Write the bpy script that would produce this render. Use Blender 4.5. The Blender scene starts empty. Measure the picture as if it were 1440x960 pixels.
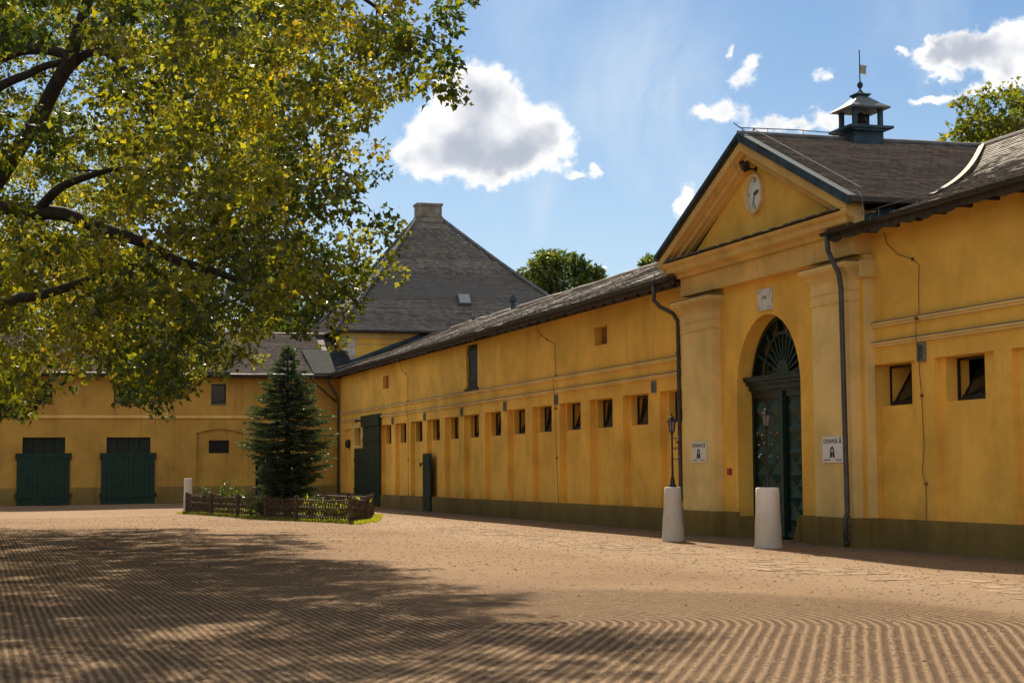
import bpy, bmesh, math, random
import numpy as np
from math import sin, cos, pi, sqrt, radians, exp
from mathutils import Vector, Matrix, noise as mnoise
random.seed(7); rng = np.random.default_rng(11)
sc = bpy.context.scene
COL = sc.collection
# ------------------------------------------------------------------ camera
# world: +Y runs along the long stable wall away from the viewer, courtyard is x < 0
CAMLOC = Vector((-17.5245, -87.7137, 1.6))
F_PX = 2482.4
RGT = Vector((0.957034, -0.289885, -0.007264)); UPV = Vector((-0.014284, -0.072147, 0.997292)); FWD = Vector((0.289624, 0.954338, 0.073188))
cam = bpy.data.cameras.new("camera"); camo = bpy.data.objects.new("camera", cam); COL.objects.link(camo)
camo.matrix_world = Matrix(((RGT.x, UPV.x, -FWD.x, CAMLOC.x), (RGT.y, UPV.y, -FWD.y, CAMLOC.y), (RGT.z, UPV.z, -FWD.z, CAMLOC.z), (0, 0, 0, 1)))
cam.sensor_width = 36; cam.lens = F_PX * 36 / 1440; cam.clip_end = 3000; cam.clip_start = .1
sc.camera = camo
# ------------------------------------------------------------------ light
SUN_K = (-0.21, -1.28)                      # shadow shift in x, y per metre of height
SUNDIR = Vector((-SUN_K[0], -SUN_K[1], 1)).normalized()
SUN_EL = math.asin(SUNDIR.z); SUN_AZ = math.atan2(SUNDIR.x, SUNDIR.y)
sun = bpy.data.lights.new("sun", 'SUN'); sun.energy = 4.4; sun.angle = radians(.5); sun.color = (1, .87, .68)
suno = bpy.data.objects.new("sun", sun); COL.objects.link(suno)
suno.rotation_euler = SUNDIR.to_track_quat('Z', 'Y').to_euler()
sc.view_settings.view_transform = 'Standard'; sc.view_settings.look = 'None'
sc.view_settings.gamma = 1; sc.view_settings.exposure = 1.1
SKY_STRENGTH = 0.12

def nd(nt, t, **kw):
    n = nt.nodes.new(t)
    for k, v in kw.items():
        if hasattr(n, k): setattr(n, k, v)
    return n
def math_n(nt, op, a, b=None, c=None, clamp=False):
    n = nt.nodes.new('ShaderNodeMath'); n.operation = op; n.use_clamp = clamp
    for i, v in enumerate((a, b, c)):
        if v is None: continue
        if isinstance(v, (int, float)): n.inputs[i].default_value = v
        else: nt.links.new(v, n.inputs[i])
    return n.outputs[0]
def vec_n(nt, op, a, b=None, scale=None):
    n = nt.nodes.new('ShaderNodeVectorMath'); n.operation = op
    for i, v in enumerate((a, b)):
        if v is None: continue
        if isinstance(v, (tuple, list, Vector)): n.inputs[i].default_value = tuple(v)
        else: nt.links.new(v, n.inputs[i])
    if scale is not None:
        if isinstance(scale, (int, float)): n.inputs['Scale'].default_value = scale
        else: nt.links.new(scale, n.inputs['Scale'])
    return n.outputs['Value'] if op in ('DOT_PRODUCT', 'LENGTH', 'DISTANCE') else n.outputs[0]
def noise_n(nt, vec, scale, detail=4, rough=.5, dist=0, col=False):
    n = nt.nodes.new('ShaderNodeTexNoise'); n.inputs['Scale'].default_value = scale; n.inputs['Detail'].default_value = detail
    n.inputs['Roughness'].default_value = rough; n.inputs['Distortion'].default_value = dist
    nt.links.new(vec, n.inputs['Vector']); return n.outputs['Color' if col else 'Fac']
def mrange(nt, v, a, b, c=0., d=1., smooth=True):
    n = nt.nodes.new('ShaderNodeMapRange'); n.interpolation_type = 'SMOOTHSTEP' if smooth else 'LINEAR'
    nt.links.new(v, n.inputs[0])
    for i, x in zip((1, 2, 3, 4), (a, b, c, d)):
        if isinstance(x, (int, float)): n.inputs[i].default_value = x
        else: nt.links.new(x, n.inputs[i])
    return n.outputs[0]
def mixc(nt, fac, a, b, mode='MIX'):
    n = nt.nodes.new('ShaderNodeMix'); n.data_type = 'RGBA'; n.blend_type = mode
    for s, v in ((n.inputs[0], fac), (n.inputs[6], a), (n.inputs[7], b)):
        if isinstance(v, (int, float)): s.default_value = v
        elif isinstance(v, tuple): s.default_value = (*v[:3], 1)
        else: nt.links.new(v, s)
    return n.outputs[2]

# ------------------------------------------------------------------ world: sky with cumulus
w = bpy.data.worlds.new("World"); sc.world = w; w.use_nodes = True
nt = w.node_tree; nt.nodes.clear()
out = nd(nt, 'ShaderNodeOutputWorld'); bg = nd(nt, 'ShaderNodeBackground'); nt.links.new(bg.outputs[0], out.inputs[0])
sky = nd(nt, 'ShaderNodeTexSky'); sky.sky_type = 'NISHITA'; sky.sun_disc = False
sky.sun_elevation = SUN_EL; sky.sun_rotation = SUN_AZ; sky.air_density = 1.0; sky.dust_density = 0.25; sky.ozone_density = 3.0; sky.altitude = 100
bg.inputs[1].default_value = SKY_STRENGTH
tc = nd(nt, 'ShaderNodeTexCoord'); D = tc.outputs['Generated']
HR = Vector((FWD.y, -FWD.x, 0)).normalized(); HF = Vector((FWD.x, FWD.y, 0)).normalized()   # level axes facing the far end of the yard
fz = vec_n(nt, 'DOT_PRODUCT', D, tuple(HF)); fx = vec_n(nt, 'DOT_PRODUCT', D, tuple(HR)); fy = vec_n(nt, 'DOT_PRODUCT', D, (0, 0, 1))
az = math_n(nt, 'ARCTAN2', fx, fz)
el = math_n(nt, 'ARCSINE', fy)
cx = nd(nt, 'ShaderNodeCombineXYZ'); nt.links.new(az, cx.inputs[0]); nt.links.new(el, cx.inputs[1]); P0 = cx.outputs[0]
nz = noise_n(nt, P0, 38, 5, .6, 0, True)
warp = vec_n(nt, 'SCALE', vec_n(nt, 'SUBTRACT', nz, (.5, .5, .5)), None, .03)
P1 = vec_n(nt, 'MULTIPLY', vec_n(nt, 'ADD', P0, warp), (1, 1, 0))
def px_dir(x, y):
    d = (RGT * ((x - 720) / F_PX) + UPV * ((480 - y) / F_PX) + FWD).normalized()
    return (math.atan2(d.dot(HR), d.dot(HF)), math.asin(d.z), 0)
blobs = [(668, 112, 30, 30, 1), (650, 140, 42, 36, 1), (712, 150, 44, 36, 1), (690, 190, 66, 44, 1), (635, 190, 50, 44, 1), (760, 192, 40, 36, 1), (780, 198, 24, 24, .8),
         (640, 228, 52, 30, 1), (710, 228, 52, 30, 1), (590, 200, 30, 32, .9), (572, 228, 18, 14, .8), (740, 222, 40, 26, .9),
         (806, 245, 15, 6, .7), (838, 238, 8, 12, .7), (1012, 160, 38, 15, .8), (1040, 116, 20, 10, .75), (1062, 95, 16, 8, .6), (1086, 178, 28, 12, .65), (1028, 76, 7, 6, .5),
         (1160, 168, 20, 14, .85), (1125, 182, 14, 8, .5), (965, 285, 16, 20, .9), (1330, 72, 34, 14, .85), (1375, 66, 40, 15, .95), (1428, 60, 36, 32, 1), (1310, 76, 18, 10, .7),
         (1418, 95, 22, 16, .8), (1330, 104, 22, 6, .8), (1378, 124, 22, 8, .75), (1330, 136, 22, 7, .75), (1295, 142, 14, 8, .55), (1158, 108, 12, 10, .6), (1265, 74, 10, 5, .5),
         (1210, 150, 8, 6, .3), (1560, 90, 60, 40, 1), (1640, 180, 70, 26, .9), (1750, 60, 90, 50, .9)]
dens = None
for (x, y, rx, ry, a) in blobs:
    if rx < 45 and not (560 < x < 800): rx, ry, a = rx * 1.2, ry * 1.3, min(1.25, a + .28)
    c = px_dir(x, y)
    l = vec_n(nt, 'LENGTH', vec_n(nt, 'MULTIPLY', vec_n(nt, 'SUBTRACT', P1, c), (F_PX / rx / 1.04, F_PX / ry / 1.06, 0)))
    g = math_n(nt, 'MULTIPLY', math_n(nt, 'POWER', 2.718, math_n(nt, 'MULTIPLY', math_n(nt, 'MULTIPLY', l, l), -1.1)), a)
    dens = g if dens is None else math_n(nt, 'ADD', dens, g)
# loose clouds added out of view, cover raised as fill light for the facades
nfar = noise_n(nt, P0, 3.0, 3, .5)
away = mrange(nt, math_n(nt, 'ABSOLUTE', az), .36, .6)
up = mrange(nt, el, .30, .45)
far = math_n(nt, 'MULTIPLY', mrange(nt, nfar, .45, .62), math_n(nt, 'MAXIMUM', away, up))
dens = math_n(nt, 'ADD', dens, far)
fine = noise_n(nt, P0, 95, 8, .62)
mid = noise_n(nt, P0, 22, 6, .5)
edge = math_n(nt, 'ADD', dens, math_n(nt, 'MULTIPLY', math_n(nt, 'SUBTRACT', fine, .5), 1.15))
alpha = mrange(nt, edge, .36, .95)
alpha = math_n(nt, 'MULTIPLY', alpha, mrange(nt, fy, .0, .04))
# backlit cumulus: thick middle is grey, thin rim bright
thick = math_n(nt, 'ADD', dens, math_n(nt, 'MULTIPLY', math_n(nt, 'SUBTRACT', mid, .5), 4.2))
core = mrange(nt, thick, .7, 2.6)
ccol = mixc(nt, core, (4.35, 4.3, 4.25), (1.95, 2.15, 2.5))
ccol = mixc(nt, mrange(nt, fz, .3, -.5), ccol, (7.4, 7.0, 6.4))     # unseen front-lit clouds opposite the sun, brightened to fill the facades
# thin cirrus veil
st = vec_n(nt, 'MULTIPLY', P0, (5, 2.2, 1))
veil = math_n(nt, 'MULTIPLY', mrange(nt, noise_n(nt, st, 2.1, 5, .5, .6), .42, .75), .42)
mid_cirrus = mrange(nt, noise_n(nt, vec_n(nt, 'MULTIPLY', P0, (9, 4, 1)), 2.4, 5, .6, .8), .25, .7, .3, 1.4)
for (x, y, rx, ry, a_) in ((880, 150, 120, 120, .34), (770, 285, 26, 60, .34), (940, 60, 60, 90, .2), (300, 300, 500, 300, .12)):
    l = vec_n(nt, 'LENGTH', vec_n(nt, 'MULTIPLY', vec_n(nt, 'SUBTRACT', P1, px_dir(x, y)), (F_PX / rx, F_PX / ry, 0)))
    veil = math_n(nt, 'ADD', veil, math_n(nt, 'MULTIPLY', math_n(nt, 'POWER', 2.718, math_n(nt, 'MULTIPLY', math_n(nt, 'MULTIPLY', l, l), -1.)), math_n(nt, 'MULTIPLY', mid_cirrus, a_)))
haze_low = mrange(nt, el, .0, .26, .46, 0.0)
skyc = mixc(nt, 1.0, sky.outputs[0], (0.285, 0.32, 0.345), 'MULTIPLY')
skyc = mixc(nt, math_n(nt, 'MAXIMUM', veil, haze_low), skyc, (2.9, 3.3, 3.7))
fin = mixc(nt, alpha, skyc, ccol)
nt.links.new(fin, bg.inputs[0])

# ------------------------------------------------------------------ helpers
def bm_new(): return bmesh.new()
def quad(bm, pts):
    return bm.faces.new([bm.verts.new(p) for p in pts])
def box(bm, x0, x1, y0, y1, z0, z1):
    x0, x1 = sorted((x0, x1)); y0, y1 = sorted((y0, y1)); z0, z1 = sorted((z0, z1))
    v = [bm.verts.new((x, y, z)) for z in (z0, z1) for x, y in ((x0, y0), (x1, y0), (x1, y1), (x0, y1))]
    for f in ((3, 2, 1, 0), (4, 5, 6, 7), (0, 1, 5, 4), (1, 2, 6, 5), (2, 3, 7, 6), (3, 0, 4, 7)): bm.faces.new([v[i] for i in f])
def prism(bm, poly, a, b, axis):
    """poly: 2D points; extruded along axis from a to b. axis 1: poly=(x,z); axis 0: poly=(y,z); axis 2: poly=(x,y)"""
    def P(p, t):
        return (t, p[0], p[1]) if axis == 0 else (p[0], t, p[1]) if axis == 1 else (p[0], p[1], t)
    A = [bm.verts.new(P(p, a)) for p in poly]; B = [bm.verts.new(P(p, b)) for p in poly]
    n = len(poly)
    bm.faces.new(A[::-1]); bm.faces.new(B)
    for i in range(n): bm.faces.new((A[i], A[(i + 1) % n], B[(i + 1) % n], B[i]))
def tube(bm, pts, r, seg=8, cap=True):
    pts = [Vector(p) for p in pts]; n = len(pts)
    rr = r if isinstance(r, (list, tuple)) else [r] * n
    rings = []; ref = None
    for i, p in enumerate(pts):
        t = (pts[min(i + 1, n - 1)] - pts[max(i - 1, 0)])
        t = t.normalized() if t.length > 1e-9 else Vector((0, 0, 1))
        if ref is None: ref = Vector((0, 0, 1)).cross(t) if abs(t.z) < .9 else Vector((1, 0, 0)).cross(t)
        ref = (ref - t * ref.dot(t))
        ref = ref.normalized() if ref.length > 1e-6 else t.orthogonal().normalized()
        b = t.cross(ref)
        rings.append([bm.verts.new(p + (ref * cos(2 * pi * k / seg) + b * sin(2 * pi * k / seg)) * rr[i]) for k in range(seg)])
    for i in range(n - 1):
        for k in range(seg): bm.faces.new((rings[i][k], rings[i][(k + 1) % seg], rings[i + 1][(k + 1) % seg], rings[i + 1][k]))
    if cap: bm.faces.new(rings[0][::-1]); bm.faces.new(rings[-1])
def lathe(bm, prof, c=(0, 0, 0), seg=20, rot=0):
    c = Vector(c); rings = []
    for r, z in prof: rings.append([bm.verts.new(c + Vector((max(r, 1e-4) * cos(2 * pi * k / seg + rot), max(r, 1e-4) * sin(2 * pi * k / seg + rot), z))) for k in range(seg)])
    for i in range(len(rings) - 1):
        for k in range(seg): bm.faces.new((rings[i][k], rings[i][(k + 1) % seg], rings[i + 1][(k + 1) % seg], rings[i + 1][k]))
    bm.faces.new(rings[0][::-1]); bm.faces.new(rings[-1])
def wloc(o):
    v = Vector((0, 0, 0))
    while o is not None: v += o.location; o = o.parent
    return v
def link(name, me, mat, parent=None, kind=None, smooth=False):
    if mat is not None: me.materials.append(mat)
    o = bpy.data.objects.new(name, me); COL.objects.link(o)
    if parent is not None: o.parent = parent
    if kind: o['kind'] = kind
    if smooth: me.polygons.foreach_set('use_smooth', [True] * len(me.polygons))
    return o
def part(name, bm, mat, parent=None, kind=None, smooth=False, label=None, recalc=True, bevel=0):
    if bevel:
        bmesh.ops.bevel(bm, geom=bm.edges[:], offset=bevel, segments=1, affect='EDGES')
    if recalc: bmesh.ops.recalc_face_normals(bm, faces=bm.faces[:])
    if parent is not None: bmesh.ops.translate(bm, vec=-wloc(parent), verts=bm.verts[:])
    me = bpy.data.meshes.new(name); bm.to_mesh(me); bm.free()
    o = link(name, me, mat, parent, kind, smooth)
    if label: o['label'] = label
    return o
def thing(name, label, cat, loc=(0, 0, 0), group=None):
    o = bpy.data.objects.new(name, None); COL.objects.link(o); o.location = loc; o['label'] = label; o['category'] = cat
    if group: o['group'] = group
    o.empty_display_size = .2
    return o
def tag(o, label, cat, group=None):
    o['label'] = label; o['category'] = cat
    if group: o['group'] = group
    return o
def copy_tree(o, parent=None):
    c = o.copy(); COL.objects.link(c); c.parent = parent
    for ch in list(o.children): copy_tree(ch, c)
    return c
def mesh_np(name, V, loops, starts, totals, attrs=None):
    me = bpy.data.meshes.new(name)
    me.vertices.add(len(V)); me.vertices.foreach_set('co', V.astype(np.float32).ravel())
    me.loops.add(len(loops)); me.loops.foreach_set('vertex_index', loops.astype(np.int32))
    me.polygons.add(len(starts)); me.polygons.foreach_set('loop_start', starts.astype(np.int32))
    try: me.polygons.foreach_set('loop_total', totals.astype(np.int32))
    except Exception: pass
    for k, (dom, arr) in (attrs or {}).items():
        a = me.attributes.new(k, 'FLOAT', dom); a.data.foreach_set('value', arr.astype(np.float32))
    me.update(calc_edges=True)
    return me

# ------------------------------------------------------------------ materials
def new_mat(name):
    m = bpy.data.materials.new(name); m.use_nodes = True; nt = m.node_tree
    b = nt.nodes['Principled BSDF']; g = nt.nodes.new('ShaderNodeNewGeometry')
    return m, nt, b, g.outputs['Position']
def bump(nt, b, h, strength, dist=.02, prev=None):
    n = nt.nodes.new('ShaderNodeBump'); n.inputs['Strength'].default_value = strength; n.inputs['Distance'].default_value = dist
    nt.links.new(h, n.inputs['Height'])
    if prev is not None: nt.links.new(prev, n.inputs['Normal'])
    if b is not None: nt.links.new(n.outputs[0], b.inputs['Normal'])
    return n.outputs[0]
def simple(name, col, rough=.7, var=.25, scale=4, bs=.15, bscale=40, metal=0., dirt=None, dirt_amt=.5, spec=.4, local=False):
    m, nt, b, P = new_mat(name)
    if local: P = nd(nt, 'ShaderNodeTexCoord').outputs['Object']
    n1 = noise_n(nt, P, scale, 5, .6); dark = tuple(c * (1 - var) for c in col); lite = tuple(min(1, c * (1 + var)) for c in col)
    c = mixc(nt, mrange(nt, n1, .3, .7), dark, lite)
    if dirt:
        n2 = noise_n(nt, P, scale * .37, 6, .65)
        c = mixc(nt, math_n(nt, 'MULTIPLY', mrange(nt, n2, .5, .72), dirt_amt), c, dirt)
    nt.links.new(c, b.inputs['Base Color'])
    b.inputs['Metallic'].default_value = metal; b.inputs['Specular IOR Level'].default_value = spec
    nt.links.new(mrange(nt, n1, .2, .8, max(0, rough - .12), min(1, rough + .12)), b.inputs['Roughness'])
    bump(nt, b, noise_n(nt, P, bscale, 4, .6), bs, .01)
    return m
def plaster(name, col, stain=(.36, .19, .045), streak=.2):
    m, nt, b, P = new_mat(name)
    big = noise_n(nt, P, .55, 5, .6, .4); mid = noise_n(nt, P, 2.6, 5, .6)
    st = noise_n(nt, vec_n(nt, 'MULTIPLY', P, (3.2, 3.2, .28)), 1.0, 5, .6)
    c = mixc(nt, mrange(nt, big, .3, .7), tuple(x * .80 for x in col), tuple(min(1, x * 1.12) for x in col))
    c = mixc(nt, math_n(nt, 'MULTIPLY', mrange(nt, st, .52, .75), streak), c, stain)
    c = mixc(nt, math_n(nt, 'MULTIPLY', mrange(nt, mid, .55, .8), .14), c, tuple(min(1, x * 1.25 + .03) for x in col))
    pt = mrange(nt, noise_n(nt, P, .85, 3, .45, 1.2), .60, .63); c = mixc(nt, math_n(nt, 'MULTIPLY', pt, .10), c, tuple(min(1, x * 1.2 + .04) for x in col))
    # grime rising from the foot of the wall and small chips
    sep = nd(nt, 'ShaderNodeSeparateXYZ'); nt.links.new(P, sep.inputs[0])
    foot = mrange(nt, math_n(nt, 'ADD', sep.outputs[2], math_n(nt, 'MULTIPLY', mid, 1.0)), .7, 1.7, .38, 0)
    c = mixc(nt, foot, c, tuple(x * .55 for x in stain))
    chip = mrange(nt, noise_n(nt, P, 9, 6, .7), .735, .76)
    c = mixc(nt, math_n(nt, 'MULTIPLY', chip, .45), c, (.45, .36, .24))
    nt.links.new(c, b.inputs['Base Color']); b.inputs['Roughness'].default_value = .92; b.inputs['Specular IOR Level'].default_value = .15
    n1 = bump(nt, None, noise_n(nt, P, 1.4, 4, .55), .5, .06)
    n2 = bump(nt, None, noise_n(nt, P, 16, 5, .65), .35, .012, n1)
    bump(nt, b, noise_n(nt, P, 90, 3, .6), .3, .004, n2)
    return m
YEL = plaster('ochre_plaster', (.86, .495, .092))
YEL_SH = plaster('shaded_ochre_plaster', (.50, .285, .062), stain=(.2, .12, .045), streak=.5)  # deeper shade of the left wing is put into this darker base colour
YEL_L = plaster('pale_ochre_plaster', (.80, .575, .225), stain=(.5, .34, .13), streak=.15)
YEL_M = plaster('cornice_plaster', (.73, .475, .16), stain=(.2, .14, .07), streak=.35)
OLIVE = plaster('olive_plinth', (.27, .185, .055), stain=(.08, .065, .03), streak=.5)
WHITE = plaster('white_render', (.74, .67, .59), stain=(.42, .34, .25), streak=.55)
GREEN = simple('dark_green_paint', (.005, .018, .013), .42, .3, 3, .12, 60, dirt=(.014, .022, .016), dirt_amt=.3, spec=.3)
GREEN2 = simple('worn_green_paint', (.006, .032, .021), .5, .35, 5, .15, 50, dirt=(.016, .026, .02), dirt_amt=.4, spec=.3)
GREEN3 = simple('diamond_green_paint', (.010, .046, .033), .38, .3, 5, .1, 50, spec=.45)
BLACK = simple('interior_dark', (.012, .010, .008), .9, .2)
IRON = simple('dark_iron', (.025, .022, .020), .45, .3, 8, .1, 60, metal=.3)
ZINC = simple('weathered_zinc', (.13, .135, .135), .6, .3, 2.5, .15, 12, metal=.25, dirt=(.06, .06, .055), dirt_amt=.5)
BLUEZ = simple('blue_grey_flashing', (.045, .075, .095), .85, .35, 3, .3, 8, metal=.0, spec=.12, dirt=(.03, .035, .04))
GUTTER = simple('gutter_metal', (.060, .052, .045), .65, .3, 2.0, .1, 20, metal=.1, dirt=(.05, .035, .025))
PIPE = simple('downpipe_paint', (.075, .068, .062), .5, .3, 3, .1, 20, metal=.2, dirt=(.10, .06, .035), dirt_amt=.6)
WOODD = simple('dark_wood', (.045, .030, .020), .8, .4, 8, .4, 40)
WOODF = simple('fence_wood', (.085, .055, .032), .85, .45, 9, .5, 50, dirt=(.03, .02, .012))
BOARD = simple('eave_board', (.055, .042, .030), .85, .4, 5, .4, 30)
CONC = simple('chimney_render', (.20, .185, .15), .9, .35, 3, .6, 18, dirt=(.05, .05, .045), dirt_amt=.9)
SIGNW = simple('sign_enamel', (.72, .70, .67), .35, .06, 3, .03, 30, spec=.5)
PLAQ = simple('plaque_stone', (.62, .60, .54), .6, .2, 6, .2, 30, dirt=(.35, .33, .28))
INK = simple('print_ink', (.045, .035, .035), .6, .1)
CLOCKF = simple('clock_enamel', (.66, .66, .63), .35, .08, 3, .03, 30, spec=.5)
CLOCKR = simple('clock_rim', (.70, .50, .22), .5, .15, 6, .1, 30)
RED = simple('alarm_red', (.35, .02, .015), .45, .15)
BRICK = simple('rust_board', (.22, .085, .03), .85, .4, 4, .4, 30)
FLAG = simple('vane_gilt', (.30, .26, .20), .45, .3, 8, .1, 30, metal=.4)
COPPERC = simple('cap_metal', (.14, .16, .165), .65, .25, 4, .1, 20, metal=.1)
VENTM = simple('vent_grey', (.16, .16, .15), .6, .3, 12, .1, 50)
PALEG = simple('whitewashed_quoin', (.55, .54, .50), .9, .2)
FRAMEW = simple('window_frame_dark', (.02, .02, .018), .55, .3, 8, .1, 50)
SHEETD = simple('dark_sheet', (.030, .034, .034), .95, .3, 3, .2, 10, spec=.03)
WIRE = simple('conductor_wire', (.10, .065, .035), .7, .3, 8, .1, 50)
INNER = simple('dimmed_inner_plaster', (.085, .058, .034), .9, .3, 1.5)  # weak light inside the stable is put into this darker wall colour
SHEER = simple('curtain', (.42, .42, .40), .9, .2, 5, .3, 20)
def glass_mat():
    m, nt, b, P = new_mat('window_glass')
    b.inputs['Base Color'].default_value = (.018, .022, .022, 1); b.inputs['Roughness'].default_value = .08; b.inputs['Specular IOR Level'].default_value = .6
    bump(nt, b, noise_n(nt, P, 3, 2, .5), .15, .02); return m
GLASS = glass_mat()
def tile_mat(name, a, bcol, moss=(.07, .062, .035)):
    m, nt, b, P = new_mat(name)
    at = nd(nt, 'ShaderNodeAttribute'); at.attribute_name = 'tone'
    c = mixc(nt, at.outputs['Fac'], a, bcol)
    c = mixc(nt, math_n(nt, 'MULTIPLY', mrange(nt, noise_n(nt, P, 1.1, 6, .65), .48, .75), .45), c, moss)
    c = mixc(nt, math_n(nt, 'MULTIPLY', mrange(nt, noise_n(nt, P, 14, 5, .7), .6, .75), .5), c, (.26, .24, .20))
    nt.links.new(c, b.inputs['Base Color']); b.inputs['Roughness'].default_value = .7; b.inputs['Specular IOR Level'].default_value = .3
    bump(nt, b, noise_n(nt, P, 30, 4, .65), .5, .012); return m
TILE = tile_mat('roof_tile_brown', (.105, .078, .057), (.215, .16, .12))
TILEG = tile_mat('roof_tile_grey', (.105, .098, .088), (.25, .23, .20), moss=(.07, .066, .055))
TILEL = tile_mat('roof_tile_weathered', (.17, .13, .095), (.33, .26, .195), moss=(.085, .07, .05))

def leaf_mat(name, c0, c1, c2, trans=.5):
    m, nt, b, P = new_mat(name); nt.nodes.remove(b)
    at = nd(nt, 'ShaderNodeAttribute'); at.attribute_name = 'hue'
    f = at.outputs['Fac']
    c = mixc(nt, mrange(nt, f, .0, .55), c0, c1); c = mixc(nt, mrange(nt, f, .6, 1.), c, c2)
    d = nd(nt, 'ShaderNodeBsdfDiffuse'); t = nd(nt, 'ShaderNodeBsdfTranslucent'); g = nd(nt, 'ShaderNodeBsdfGlossy'); g.inputs['Roughness'].default_value = .35
    g.inputs['Color'].default_value = (.8, .85, .8, 1)
    nt.links.new(c, d.inputs[0])
    tcx = mixc(nt, 1., c, (2.9, 2.6, .9), 'MULTIPLY'); nt.links.new(tcx, t.inputs[0])
    mx = nd(nt, 'ShaderNodeMixShader'); mx.inputs[0].default_value = trans; nt.links.new(d.outputs[0], mx.inputs[1]); nt.links.new(t.outputs[0], mx.inputs[2])
    m2 = nd(nt, 'ShaderNodeMixShader'); m2.inputs[0].default_value = .04; nt.links.new(mx.outputs[0], m2.inputs[1]); nt.links.new(g.outputs[0], m2.inputs[2])
    o = [n for n in nt.nodes if n.type == 'OUTPUT_MATERIAL'][0]; nt.links.new(m2.outputs[0], o.inputs[0]); return m
LEAF = leaf_mat('oak_leaf', (.022, .040, .008), (.135, .140, .014), (.32, .235, .022), .6)
LEAFD = leaf_mat('far_leaf', (.022, .042, .012), (.075, .100, .016), (.19, .17, .02), .4)
LEAFS = leaf_mat('shrub_leaf', (.022, .038, .010), (.055, .075, .016), (.24, .24, .04), .35)
NEEDLE = leaf_mat('spruce_needle', (.014, .028, .018), (.034, .058, .034), (.075, .105, .05), .3)
GRASSM = leaf_mat('grass_blade', (.05, .075, .015), (.13, .15, .02), (.25, .23, .05), .5)
BARK = simple('oak_bark', (.040, .030, .022), .95, .4, 6, .9, 14, dirt=(.025, .028, .015))

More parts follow.
